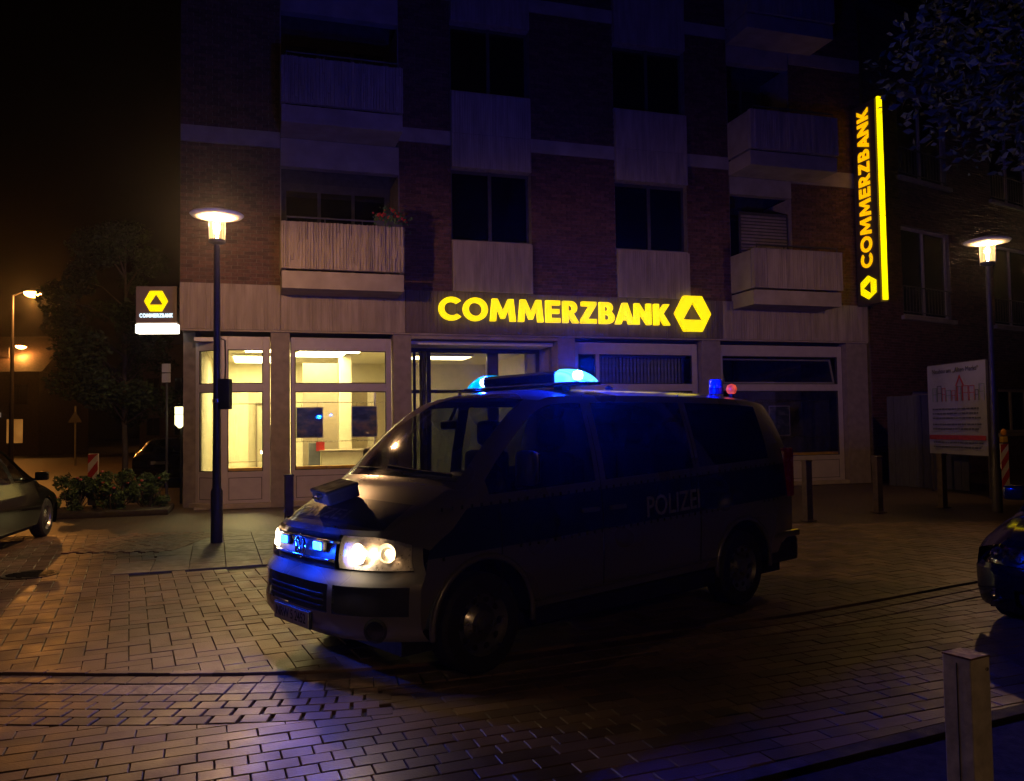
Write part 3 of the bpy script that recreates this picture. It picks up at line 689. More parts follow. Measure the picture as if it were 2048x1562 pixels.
# red geraniums on the balcony
gm = thing('geranium', 'red flowering plant on the lit concrete balcony', 'plant', FA, FANG)
mb = MB(); mf = MB()
for _ in range(260):
    x, y, z = random.gauss(3.95, .16), random.gauss(-.92, .07), random.gauss(6.03, .10); a = random.uniform(0, 6.28); r_ = random.uniform(.02, .04)
    t_ = mf if random.random() < .35 and z > 6.0 else mb
    t_.add([(x + r_ * math.cos(a), y, z + r_ * math.sin(a)), (x - r_ * math.sin(a), y + .02, z + r_ * math.cos(a)), (x - r_ * math.cos(a), y - .01, z - r_ * math.sin(a)), (x + r_ * math.sin(a), y + .01, z - r_ * math.cos(a))], [(0, 1, 2, 3)])
mb.build('leaves', mat('geranium leaf', (.05, .10, .03), .6), gm); mf.build('flowers', mat('red petal', (.55, .02, .02), .6), gm); B('flower_box', M_DFRAME, 3.65, 4.18, .86, 1.0, 5.84, 5.97, parent=gm)

# ------------------------------------------------------------------ illuminated signs
M_YEL = emit('glowing yellow letter', (1.0, 0.78, 0.0), 1.1)
M_YELO = emit('glowing amber letter', (1.0, 0.50, 0.0), 1.05)
M_SIGNBOX = mat('dark brown sign box', (0.085, 0.06, 0.05), 0.5, var=.1)
XZ = Matrix.Rotation(R(90), 4, 'X')
ls = thing('lettering_sign', 'row of glowing yellow bank letters and hexagon emblem above the entrance', 'sign', FA, FANG)
word('COMMERZBANK', ls, Matrix.Translation((5.13, -.16, 4.03)) @ XZ @ Matrix.Shear('XY', 4, (0, 0)) , .51, 5.69, M_YEL, ext=.05)
me = glyph_mesh('HEX', .05, .0); me.materials.clear(); me.transform(Matrix.Translation((11.49, -.16, 4.33)) @ XZ @ Matrix.Scale(.98, 4)); link('emblem', me, M_YEL, ls)
mb = MB()
for s in (5.6, 7.0, 8.4, 9.8, 11.4): mb.box(s - .02, s + .02, -.12, -.04, 4.2, 4.24)
mb.build('bracket', M_DFRAME, ls)
bs = thing('blade_sign', 'tall dark sign with vertical yellow letters and glowing edge on the right corner', 'sign', FA, FANG)
B('sign_body', M_SIGNBOX, 16.45, 16.68, .10, .93, 4.66, 9.95, b=.01, parent=bs)
B('edge_light', emit('glowing yellow strip', (1.0, .74, 0.0), 1.5), 16.50, 16.63, .945, 1.0, 4.72, 6.88, parent=bs); B('edge_light', MATS['glowing yellow strip'], 16.50, 16.63, .945, 1.0, 6.90, 9.98, parent=bs)
# letters on the face that looks along the wall towards the square, reading upwards
LM = Matrix(((0, 0, -1, 16.44), (0, 1, 0, 0), (1, 0, 0, 0), (0, 0, 0, 1)))
# local x of the word runs up (z), local y of the word runs towards the wall (+y), normal is -s
word('COMMERZBANK', bs, Matrix.Translation((16.435, -.70, 5.62)) @ Matrix(((0, 0, -1, 0), (0, 1, 0, 0), (1, 0, 0, 0), (0, 0, 0, 1))), .40, 4.15, M_YELO, ext=.012)
me = glyph_mesh('HEX', .02, .0); me.materials.clear(); me.transform(Matrix.Translation((16.435, -.53, 5.10)) @ Matrix(((0, 0, -1, 0), (0, 1, 0, 0), (1, 0, 0, 0), (0, 0, 0, 1))) @ Matrix.Scale(.62, 4)); link('emblem', me, M_YEL, bs)
for z in (5.2, 7.3, 9.4): B('bracket', M_DFRAME, 16.53, 16.60, -.01, .10, z, z + .08, parent=bs)
# projecting sign box at the left corner
pj = thing('projecting_sign', 'square grey sign box with yellow emblem and white light strip at the left corner', 'sign', (-7.49, 17.30, 3.68), R(4))
box('sign_body', mat('warm grey sign face', (.23, .17, .15), .55, var=.08), pj, -.42, .42, -.09, .09, .24, 1.02, b=.02)
box('light_strip', emit('white light strip', (1.0, .93, .72), 3.2), pj, -.43, .43, -.10, .10, .02, .225, b=.03)
me = glyph_mesh('HEX', .02, 0); me.materials.clear(); me.transform(Matrix.Translation((0, -.095, .70)) @ XZ @ Matrix.Scale(.49, 4)); link('emblem', me, M_YEL, pj)
word('COMMERZBANK', pj, Matrix.Translation((-.34, -.095, .355)) @ XZ, .085, .68, emit('cool white letter', (.65, .9, 1.0), 1.6), ext=.006)
box('bracket', M_DFRAME, pj, .42, .95, -.03, .03, .55, .63)
# ------------------------------------------------------------------ vehicles
M_TYRE = mat('tyre rubber', (0.018, 0.018, 0.019), 0.75, bump=.2)
M_RIM = mat('steel wheel', (0.30, 0.30, 0.31), 0.35, 0.9)
M_BLACK = mat('black plastic', (0.016, 0.016, 0.018), 0.45, bump=.1)
M_CHROME = mat('chrome', (0.75, 0.75, 0.76), 0.12, 1.0, var=.03, rvar=.05)
M_CARGLASS = glass('car window glass', (0.62, 0.66, 0.66), 0.05, 0.015)
M_PRIVACY = glass('tinted side window', (0.16, 0.17, 0.18), 0.05, 0.015)
M_HLWELL = mat('satin headlamp bowl', (.80, .78, .74), .38, .5, var=.25, scale=18, bump=.6, bscale=24)
M_CLEAR = glass('clear lamp cover', (0.95, 0.95, 0.95), 0.05, 0.02)
M_RED = mat('red lamp plastic', (0.28, 0.01, 0.01), 0.2, var=.1)
M_SEAT = mat('dark seat cloth', (0.03, 0.03, 0.034), 0.9)
M_WELL = mat('wheel well', (0.010, 0.010, 0.010), 0.9)

def vehicle_shell(root, P, paint, stripe=None, glass_side=None):
    """body grid: stations run nose to tail, rows run sill - shoulder - roof centre.
    local axes: x forward, y to the vehicle's left, z up; L = distance behind the nose"""
    ub, ut = P['ub'], P['ut']; rb, rt_ = P['rb'], P['rt']; LEN = P['len']
    ye = lambda u: slerp_tab(P['ye'], u); prof = lambda u: slerp_tab(P['prof'], u); cd = lambda u: lerp(P['cd'], u)
    Wd = lambda L: slerp_tab(P['W'], L)
    def plan(y): return P['nose'] * (abs(y) / P['Wn']) ** 3.4
    dLf = lambda z: slerp_tab(P['face'], z)
    offb, offt = P['offb'], P['offt']
    def Lpos(u, y, z):
        k = min(1.0, (abs(y) / ye(ub)) ** 2)
        Lst = plan(min(abs(y), P['Wn'])) + dLf(z); Lb = ub + offb * k; Lt = ut + offt * k
        if u <= ub: return Lst + (Lb - Lst) * u / ub
        if u <= ut: return Lb + (Lt - Lb) * (u - ub) / (ut - ub)
        u2 = P['ueven']
        if u <= u2: return Lt + (u2 - Lt) * (u - ut) / (u2 - ut)
        return u
    us = []
    def seg(a, b_, n): us.extend([a + (b_ - a) * i / n for i in range(n)])
    br = [0, ub, ut, P['ueven']] + P['cols'] + [LEN]
    br = sorted(set(round(x, 4) for x in br))
    for a, b_ in zip(br, br[1:]): seg(a, b_, max(1, round((b_ - a) / P.get('step', .05))))
    us.append(LEN)
    NT = 7
    def zlev(u, L):
        top = prof(u) - cd(u)
        zb = P['zsill'](L)
        inarch = 0.0
        for (ax, ar, az) in P['arch']:
            if abs(L - ax) < ar: zb = max(zb, az + math.sqrt(ar * ar - (L - ax) ** 2))
        ws = P['wsill'](L)
        lv = [zb, zb + (P['crease'](L) - zb) * .35, P['crease'](L), (P['crease'](L) + P['sb'](L)) / 2, P['sb'](L), (P['sb'](L) + P['stp'](L)) / 2, P['stp'](L), ws]
        wt = top - P['frame']
        lv += [ws + (wt - ws) * .33, ws + (wt - ws) * .67, wt, top]
        n = len(lv)
        for i in range(n - 1, -1, -1):
            lv[i] = min(lv[i], top - 0.012 * (n - 1 - i))
        for i in range(1, n): lv[i] = max(lv[i], lv[i - 1] + .004)
        return lv, ws
    grid_l = []
    for u in us:
        row = []
        Lm = Lpos(u, ye(ub), 1.0); lv, ws = zlev(u, Lm); top = lv[-1]
        yt = ye(u); w0 = Wd(max(Lm, 0.0))
        for i, z in enumerate(lv):
            zz = z
            if z <= ws: 
                k = slerp_tab(P['tumble'], z); y = w0 * k
                y = max(y, yt) if z < top - .1 else y
            if z > ws or top < ws + .1:
                kk = slerp_tab(P['tumble'], min(ws, z)); z0 = min(ws, top - .06)
                if z >= z0:
                    t_ = (z - z0) / max(.01, top - z0); yb = w0 * slerp_tab(P['tumble'], z0); y = yb + (yt - yb) * (t_ ** 1.25)
                else: y = w0 * slerp_tab(P['tumble'], z)
            L = Lpos(u, y, z) if u < ub else Lm
            row.append((-L, y, z))
        for i in range(1, NT + 1):
            q_ = i / NT; y = yt * (1 - q_); z = prof(u) - cd(u) * (y / yt) ** 2.4
            row.append((-Lpos(u, y, z), y, z))
        grid_l.append(row)
    nr = len(grid_l[0]); SB, ST, WS, WT, TOPI = 4, 6, 7, 10, 11
    parts = {}
    def put(name, quad, key=None):
        parts.setdefault((name, key), []).append(quad)
    for side in (1, -1):
        for i in range(len(us) - 1):
            u0, u1 = us[i], us[i + 1]; um = (u0 + u1) / 2
            Lm = -(grid_l[i][WS][0] + grid_l[i + 1][WS][0]) / 2
            for j in range(nr - 1):
                quad = [grid_l[i][j], grid_l[i + 1][j], grid_l[i + 1][j + 1], grid_l[i][j + 1]]
                quad = [(p[0], p[1] * side, p[2]) for p in quad]
                if side < 0: quad = quad[::-1]
                name, key = 'body', None
                if j >= TOPI:
                    if ub <= um <= ut and j >= TOPI: name = 'windscreen' if j > TOPI else 'body'
                    elif rb and rb <= um <= rt_ and j > TOPI: name = 'rear_window'
                    elif um < ub: name = 'bonnet' if (j > TOPI and um > .02) else 'body'
                    else: name = 'roof' if um > ut and (not rb or um < rb) else 'body'
                elif WS <= j < WT:
                    for w, (a, b_) in enumerate(P['windows']):
                        if a <= Lm <= b_ and grid_l[i][WT][2] - grid_l[i][WS][2] > .05: name, key = 'side_window', (side, w)
                elif stripe and SB <= j < ST: name = 'side_stripe'; key = side
                put(name, quad, key)
    # tail
    last = grid_l[-1]; loop = [(p[0], p[1], p[2]) for p in last] + [(p[0], -p[1], p[2]) for p in reversed(last[:-1])]
    c = (last[0][0] - .03, 0, (last[0][2] + last[-1][2]) / 2 - .1)
    tail = MB().add(loop + [c], [(k, (k + 1) % len(loop), len(loop)) for k in range(len(loop))]); tail.build('tailgate', paint, root, fix=True)
    mats_ = {'body': paint, 'bonnet': P.get('bonnet_mat', paint), 'roof': paint, 'windscreen': P.get('screen', M_CARGLASS), 'rear_window': M_CARGLASS, 'side_window': glass_side or M_CARGLASS, 'side_stripe': stripe}
    objs = {}
    for (name, key), quads in parts.items():
        mb = MB()
        for qd in quads: mb.add(qd, [(0, 1, 2, 3)])
        me = mb.mesh(name); bm = bmesh.new(); bm.from_mesh(me); bmesh.ops.remove_doubles(bm, verts=bm.verts, dist=1e-4); bmesh.ops.dissolve_degenerate(bm, edges=bm.edges, dist=1e-5); bm.to_mesh(me); bm.free()
        objs[(name, key)] = link(name, me, mats_[name], root, True)
    # nose: sill to bonnet edge, swept round the front
    def nose_pt(a, z):
        wz = P['Wn'] * lerp(P['nosew'], z); y = wz * a
        return (-(plan(y * P['Wn'] / wz if abs(a) > .9 else y) + dLf(z)), y, z)
    ns = sorted(set([round(-1 + 2 * i / 44, 4) for i in range(45)])); zs = P['nosez']
    nose = {}
    for i in range(len(ns) - 1):
        for j in range(len(zs) - 1):
            am, zm = (ns[i] + ns[i + 1]) / 2, (zs[j] + zs[j + 1]) / 2
            name, push = 'bumper', 0.0
            for (nm, a0, a1, z0, z1, pu) in P['openings']:
                if a0 <= am <= a1 and z0 <= zm <= z1: name, push = nm, pu
            qd = [nose_pt(ns[i], zs[j]), nose_pt(ns[i + 1], zs[j]), nose_pt(ns[i + 1], zs[j + 1]), nose_pt(ns[i], zs[j + 1])]
            nose.setdefault((name, am > 0 if 'headlight' in name or 'side' in name else 0), []).append((qd, push))
    for (name, _), qs in nose.items():
        mb = MB()
        for qd, pu in qs: mb.add([(p[0] - pu, p[1] * (1 - pu * .3), p[2]) for p in qd], [(0, 1, 2, 3)])
        mm = {'bumper': paint, 'headlight_well': P.get('well', M_CHROME)}.get(name, M_BLACK)
        mb.build(name if name != 'headlight_well' else 'headlight', mm, root, smooth=True, fix=True)
        if name == 'headlight_well':
            cv = MB()
            for qd, pu in qs: cv.add([(p[0] + .004, p[1], p[2]) for p in qd], [(0, 1, 2, 3)])
            cv.build('headlight_cover', M_CLEAR, root, smooth=True, fix=True)
    return nose_pt, grid_l, us
def wheel(root, L, y, r, w=.21, hub=.2, steel=True):
    s = 1 if y > 0 else -1
    e = empty('wheel'); e.parent = root; e.location = (-L, y, r)
    prof = [(r * .62, -w / 2), (r * .90, -w / 2), (r * .985, -w * .38), (r, -w * .2), (r, w * .2), (r * .985, w * .38), (r * .90, w / 2), (r * .62, w / 2)]
    MB().lathe(prof, 40, 'y', cap=False).build('tyre', M_TYRE, e, angle=40)
    d = s * w * .5
    MB().lathe([(r * .64, d), (r * .62, d - s * .01), (r * .58, d - s * .035), (r * .40, d - s * .05), (r * .26, d - s * .015), (r * .10, d - s * .012), (0.001, d - s * .010)], 32, 'y', cap=False).build('rim', M_RIM, e, angle=30)
    mb = MB()
    for k in range(10):
        a = 2 * math.pi * k / 10; mb.lathe([(.026, 0), (.001, s * .003)], 10, 'y', at=(math.cos(a) * r * .49, d - s * .040, math.sin(a) * r * .49))
    mb.build('vent_hole', M_BLACK, e)['kind'] = 'stuff'
    MB().lathe([(r * .16, 0), (r * .15, s * .02), (.001, s * .025)], 20, 'y', at=(0, d - s * .012, 0), cap=False).build('hub_cap', M_RIM, e, angle=30)
    return e

# ---------------- the police van
VH = R(220.857)
van = thing('police_van', 'silver and dark blue police van with blue lights flashing outside the bank', 'van', (-1.51, 5.628, 0), VH)
M_SILVER = mat('silver van paint', (0.21, 0.205, 0.21), 0.30, 0.5, var=.05, coat=.7, rvar=.05)
M_STRIPE = mat('dark blue livery film', (0.010, 0.018, 0.075), 0.30, 0.0, var=.1, coat=.5, rvar=.05)
M_SCREEN = glass('smeared windscreen', (.66, .70, .70), .05, .075)
VP = dict(screen=M_SCREEN, well=M_HLWELL, ub=.72, ut=1.48, rb=0, rt=0, len=4.84, ueven=2.25, offb=.17, offt=.12, nose=.40, Wn=.95, step=.045, frame=.055,
    ye=[(0, .80), (.3, .85), (.72, .855), (1.1, .81), (1.48, .76), (2.0, .755), (4.2, .745), (4.6, .73), (4.84, .70)],
    prof=[(0, .985), (.12, 1.055), (.35, 1.155), (.55, 1.235), (.72, 1.295), (.95, 1.495), (1.20, 1.695), (1.40, 1.835), (1.48, 1.875), (1.62, 1.915), (1.95, 1.95), (2.6, 1.965), (3.6, 1.965), (4.3, 1.945), (4.65, 1.90), (4.84, 1.80)],
    cd=[(0, .055), (.4, .045), (.72, .03), (1.3, .025), (1.6, .05), (2.0, .08), (4.6, .085), (4.84, .12)],
    W=[(0, .90), (.42, .945), (.9, .955), (2.0, .957), (4.2, .957), (4.6, .94), (4.84, .90)],
    tumble=[(.2, .965), (.45, .985), (.75, 1.0), (.95, .998), (1.25, .965), (1.35, .95)],
    face=[(.28, .10), (.32, .045), (.40, .0), (.62, .0), (.67, .012), (.71, .045), (.80, .055), (.92, .10), (.985, .16)],
    nosew=[(.2, 1), (.70, 1), (.985, .845)], nosez=[.305, .33, .36, .40, .44, .47, .52, .57, .61, .65, .68, .71, .74, .785, .83, .875, .915, .95, .985],
    zsill=lambda L: .36 + .012 * L if L > .5 else .36, crease=lambda L: .62 + .02 * L, sb=lambda L: .80 + .03 * L, stp=lambda L: 1.085 + .035 * L, wsill=lambda L: 1.155 + .035 * L,
    arch=[(.91, .415, .36), (3.92, .405, .37)], windows=[(.97, 2.03), (2.12, 3.24), (3.33, 4.42)], cols=[2.25, 3.24, 3.33, 4.42],
    openings=[('lower_grille', -.46, .46, .47, .63, .02), ('side_grille', .49, .95, .46, .63, .015), ('side_grille', -.95, -.49, .46, .63, .015),
              ('grille', -.45, .45, .74, .95, .02), ('headlight_well', .46, .96, .74, .95, .05), ('headlight_well', -.96, -.46, .74, .95, .05)])
nose_pt, VG, VU = vehicle_shell(van, VP, M_SILVER, stripe=M_STRIPE, glass_side=M_PRIVACY)
for L in (.91, 3.92):
    for y in (.835, -.835): wheel(van, L, y, .335)
    for s in (1, -1):
        # wheel arch liner and lip
        mb = MB(); az, ar = (.36, .415) if L < 2 else (.37, .405); P_ = []
        for k in range(19):
            a = math.pi * k / 18; P_.append([(-L + ar * 1.0 * math.cos(a), s * .93, az + ar * math.sin(a)), (-L + ar * math.cos(a), s * .55, az + ar * math.sin(a))])
        mb.grid(P_).add([(-L - ar, s * .56, .12), (-L + ar, s * .56, .12), (-L + ar, s * .56, az + ar), (-L - ar, s * .56, az + ar)], [(0, 1, 2, 3)]); mb.build('wheel_well', M_WELL, van)
        lip = [(-L + (ar + .012) * math.cos(math.pi * k / 22), s * (.952 + .012 * math.sin(math.pi * k / 22)), az + (ar + .012) * math.sin(math.pi * k / 22)) for k in range(-1, 24)]
        MB().tube(lip, .022, 8).build('arch_lip', M_SILVER, van, smooth=True)
# underbody, sills, rear bumper
MB().box(-4.75, -.35, -.80, .80, .20, .40).build('underbody', M_WELL, van)
for s in (1, -1):
    MB().box(-3.48, -1.36, s * .90, s * .948, .25, .375, b=.02).build('sill', M_BLACK, van)
    MB().tube([(-1.36, s * .957, .43), (-2.4, s * .960, .45), (-3.46, s * .957, .475)], .010, 6).build('rub_strip', M_SILVER, van)
MB().box(-4.90, -4.40, -.93, .93, .30, .54, b=.05).build('rear_bumper', M_BLACK, van)
MB().box(-4.91, -4.42, -.945, .945, .535, .60, b=.025).build('bumper_step', M_SILVER, van)
for s in (1, -1):
    MB().box(-4.845, -4.72, s * .845, s * .935, .92, 1.40, b=.03).build('tail_light', M_RED, van)
# livery: tick marks along both edges of the stripe, lettering
mb = MB(); tk = mat('black reflective tick', (.012, .012, .014), .3)
for L0 in [x * .082 for x in range(7, 56)]:
    for f_, h in ((VP['stp'], .024), (VP['sb'], -.024)):
        z = f_(L0); 
        if f_ is VP['sb'] and any(abs(L0 - a[0]) < .30 for a in VP['arch']): continue
        y = slerp_tab(VP['W'], L0) * slerp_tab(VP['tumble'], z) + .0035
        mb.box(-L0 - .009, -L0 + .009, y - .003, y, min(z, z + h), max(z, z + h))
mb.build('livery_ticks', tk, van)['kind'] = 'stuff'
M_WHITEFILM = mat('white reflective film', (.24, .24, .25), .3, var=.05)
LT = Matrix.Translation((-2.92, .9625, .99)) @ Matrix(((-1, 0, 0, 0), (0, 0, 1, 0), (0, 1, 0, 0), (0, 0, 0, 1))) @ Matrix.Rotation(R(2.2), 4, 'Z')
# the vehicle's left flank looks along +y: reading direction runs nose to tail
put_text('lettering', 'POLIZEI', .235, M_WHITEFILM, van, LT, sx=.88, extrude=.002, offset=.002)
# door seams and handles
mb = MB()
for L0, z0, z1 in ((1.06, .50, 1.12), (2.07, .45, 1.88), (3.28, .45, 1.90)):
    pts = []
    for k in range(9):
        z = z0 + (z1 - z0) * k / 8; ws = VP['wsill'](L0); w0 = slerp_tab(VP['W'], L0)
        y = w0 * slerp_tab(VP['tumble'], z) if z <= ws else w0 * slerp_tab(VP['tumble'], ws) + (.745 - w0 * slerp_tab(VP['tumble'], ws)) * ((z - ws) / (1.88 - ws)) ** 1.25
        pts.append((-L0, y + .001, z))
    MB().tube(pts, .005, 5).build('door_seam', M_BLACK, van)
for L0 in (1.92, 2.22): MB().box(-L0 - .09, -L0 + .09, .955, .985, 1.00 + .0, 1.035, b=.012).build('door_handle', M_SILVER, van)
MB().box(-2.22, -2.06, .955, .962, .70, .86, b=.004).build('fuel_flap', M_SILVER, van)
# grille with slats, emblem, number plate, fog lights
nx = lambda y, z: nose_pt(y / (.95 * lerp(VP['nosew'], z)), z)[0]
for z in (.79, .905):
    mb = MB(); mb.tube([(nx(y, z) - .004, y, z) for y in [-.42 + .84 * k / 16 for k in range(17)]], .012, 6); mb.build('grille_slat', mat('gloss black', (.02, .02, .022), .15), van, smooth=True)
for z in (.505, .545, .58):
    mb = MB(); mb.tube([(nx(y, z) - .010, y, z) for y in [-.37 + .74 * k / 16 for k in range(17)]], .007, 6); mb.build('grille_slat', M_BLACK, van, smooth=True)
em = MB(); ex = nx(0, .845) + .012
rg = lambda r_: [(ex, r_ * math.cos(2 * math.pi * k / 32), .85 + r_ * math.sin(2 * math.pi * k / 32)) for k in range(33)]
em.tube(rg(.072), .008, 8, caps=False)
for pl in ([(-.034, .058), (0, .006), (.034, .058)], [(-.062, .030), (-.026, -.062), (0, -.008), (.026, -.062), (.062, .030)]):
    for a, b_ in zip(pl, pl[1:]): em.tube([(ex, a[0], .85 + a[1]), (ex, b_[0], .85 + b_[1])], .0075, 6)
em.build('emblem', M_CHROME, van, smooth=True)
npx = nx(0, .40) + .012; PZ = -.038
MB().box(npx - .02, npx, -.27, .27, .375 + PZ, .495 + PZ, b=.006).build('plate_holder', M_BLACK, van)
plate = MB().box(npx, npx + .005, -.255, .255, .382 + PZ, .488 + PZ, b=.002).build('number_plate', mat('white number plate', (.55, .53, .47), .35, var=.05), van)
YZ = Matrix(((0, 0, 1, 0), (1, 0, 0, 0), (0, 1, 0, 0), (0, 0, 0, 1)))
put_text('plate_text', 'NRW 5 2452', .092, M_BLACK, plate, Matrix.Translation((npx + .0065, 0, .435 + PZ)) @ YZ, sx=.88, extrude=.001, offset=.001)
for s in (1, -1):
    x, y, z = nose_pt(s * .80, .385); e = empty('fog_light'); e.parent = van; e.location = (x + .006, y, z); e.rotation_euler = (0, 0, s * R(38))
    MB().lathe([(.072, -.02), (.078, .004), (.060, .010), (.055, .002)], 24, 'x').build('bezel', M_BLACK, e, angle=30)
    MB().lathe([(.055, .002), (.045, -.012), (.001, -.03)], 20, 'x', cap=False).build('reflector', M_CHROME, e, smooth=True); MB().lathe([(.054, .003), (.03, .010), (.001, .013)], 20, 'x', cap=False).build('glass', M_CLEAR, e, smooth=True)
# lit headlamps
M_BULB = emit('headlamp bulb', (1.0, .74, .40), 14.0); M_DRL = emit('headlamp reflector glow', (1.0, .70, .36), 2.2, var=.8, scale=26)
for s in (1, -1):
    for (a, z, r_, big) in ((.67, .845, .060, True), (.86, .855, .055, True)):
        x, y, zz = nose_pt(s * a, z); e = empty('headlamp_unit'); e.parent = van; e.location = (x - .035, y, zz); e.rotation_euler = (0, 0, s * R(30) if a > .7 else s * R(8))
        MB().lathe([(r_ * 1.15, .012), (r_ * 1.1, .0), (r_ * .85, -.02), (r_ * .45, -.035), (.001, -.042)], 28, 'x', cap=False).build('reflector', M_HLWELL, e, smooth=True)
        MB().lathe([(.001, .004), (.016, .0), (.018, -.02), (.001, -.035)], 14, 'x', cap=False).build('bulb', M_BULB, e, smooth=True)
    for aa in (.64, .77, .90):
        gx, gy, gz = nose_pt(s * aa, .86 if aa < .8 else .83); point('headlamp_glow', (gx - .014, gy, gz), (1.0, .58, .26), 1.25, .012, van)
    hx, hy, hz = nose_pt(s * .68, .85); point('headlamp_beam', (hx + .06, hy + s * .02, hz), (1.0, .78, .5), 6, .05, van)
# blue grille flashers
M_BLUELED = emit('blue flasher', (.03, .22, 1.0), 10.0)
for s in (1, -1):
    x = nx(s * .25, .875); e = empty('grille_flasher'); e.parent = van; e.location = (x + .02, s * .25, .875)
    MB().box(-.03, .004, -.065, .065, -.036, .036, b=.014).build('housing', M_BLACK, e); MB().box(.004, .016, -.052, .052, -.026, .026, b=.010).build('lamp', M_BLUELED, e)
    point('flasher_light', (.07, 0, 0), (.005, .05, 1.0), 16, .02, e)
# bonnet stripe film with lettering
mb = MB(); rows = []
for i in range(15):
    u = .05 + .30 * i / 14; rr = []
    for k in range(21):
        y = -.66 + 1.32 * k / 20; z = slerp_tab(VP['prof'], u) - lerp(VP['cd'], u) * (abs(y) / slerp_tab(VP['ye'], u)) ** 2.4
        yk = min(1.0, (abs(y) / .845) ** 2); Lst = VP['nose'] * (abs(y) / .95) ** 3.4 + slerp_tab(VP['face'], z); L = Lst + (.72 + .17 * yk - Lst) * u / .72
        rr.append((-L, y, z + .004))
    rows.append(rr)
mb.grid(rows).build('bonnet_stripe', M_STRIPE, van, smooth=True)
me = text_mesh('POLIZEI', .19, .0, .003); me.transform(Matrix.Translation((-.14, 0, 0)) @ Matrix.Diagonal((1.30, 1, 1, 1)))
for v in me.vertices:
    y = v.co.x; u = .115 + v.co.y * .85
    u = max(.0, u); z = slerp_tab(VP['prof'], u) - lerp(VP['cd'], u) * (abs(y) / slerp_tab(VP['ye'], u)) ** 2.4
    yk = min(1.0, (abs(y) / .845) ** 2); Lst = VP['nose'] * (abs(y) / .95) ** 3.4 + slerp_tab(VP['face'], z); L = Lst + (.72 + .17 * yk - Lst) * u / .72
    v.co = (-L, y, z + .011)
me.materials.clear(); link('lettering', me, M_WHITEFILM, van)
# wipers, cowl
mb = MB().tube([(-.86, .66, 1.315), (-.80, .35, 1.335), (-.80, -.05, 1.36)], .012, 6).tube([(-.80, -.1, 1.335), (-.79, -.3, 1.34), (-.88, -.62, 1.33)], .012, 6); mb.build('wiper', M_BLACK, van)
# mirrors
for s in (1, -1):
    e = empty('door_mirror'); e.parent = van; e.location = (-1.24, s * 1.02, 1.36)
    MB().box(-.05, .05, -.085, .085, -.12, .12, b=.04).build('housing', M_BLACK, e, smooth=True); MB().box(-.064, -.058, -.07, .07, -.10, .10, b=.002).build('mirror_glass', M_CHROME, e)
    MB().tube([(0, -s * .14, -.13), (0, -s * .03, -.11)], .03, 8).build('arm', M_BLACK, e)
# cabin
MB().box(-1.20, -.90, -.74, .74, .95, 1.285, b=.06).build('dashboard', M_BLACK, van)
for y in (.40, -.40):
    MB().box(-1.42, -1.10, y - .19, y + .19, 1.16, 1.32, b=.07).build('instrument_hood', M_BLACK, van, smooth=True) if y > 0 else None
    e = empty('seat'); e.parent = van; e.location = (-1.95, y, 0)
    MB().box(-.05, .45, -.24, .24, .72, .88, b=.06).build('cushion', M_SEAT, e, smooth=True); MB().box(-.16, .0, -.24, .24, .86, 1.44, b=.06).build('backrest', M_SEAT, e, smooth=True); MB().box(-.17, -.06, -.13, .13, 1.48, 1.70, b=.05).build('headrest', M_SEAT, e, smooth=True)
for y in (.45, 0, -.45):
    e = empty('seat'); e.parent = van; e.location = (-3.5, y, 0)
    MB().box(-.16, .0, -.21, .21, .80, 1.42, b=.06).build('backrest', M_SEAT, e, smooth=True); MB().box(-.16, -.06, -.12, .12, 1.46, 1.66, b=.05).build('headrest', M_SEAT, e, smooth=True)
sw = [( -1.42 + .06 * math.cos(2 * math.pi * k / 28) * .5, .40 + .19 * math.sin(2 * math.pi * k / 28), 1.22 + .17 * math.cos(2 * math.pi * k / 28) * .9) for k in range(29)]
MB().tube(sw, .016, 8, caps=False).tube([(-1.25, .40, 1.14), (-1.42, .40, 1.22)], .03, 8).build('steering_wheel', M_BLACK, van, smooth=True)
MB().box(-1.36, -1.32, -.11, .11, 1.63, 1.70, b=.025).tube([(-1.34, 0, 1.69), (-1.40, 0, 1.80)], .015, 6).build('rear_view_mirror', M_BLACK, van, smooth=True)
MB().box(-1.02, -.98, -.33, -.25, 1.36, 1.50, b=.012).tube([(-1.0, -.29, 1.38), (-1.05, -.25, 1.29), (-1.10, -.2, 1.22)], .008, 6).build('radio_holder', M_BLACK, van)
MB().box(-4.6, -1.1, -.80, .80, .40, .44).build('cabin_floor', M_SEAT, van)
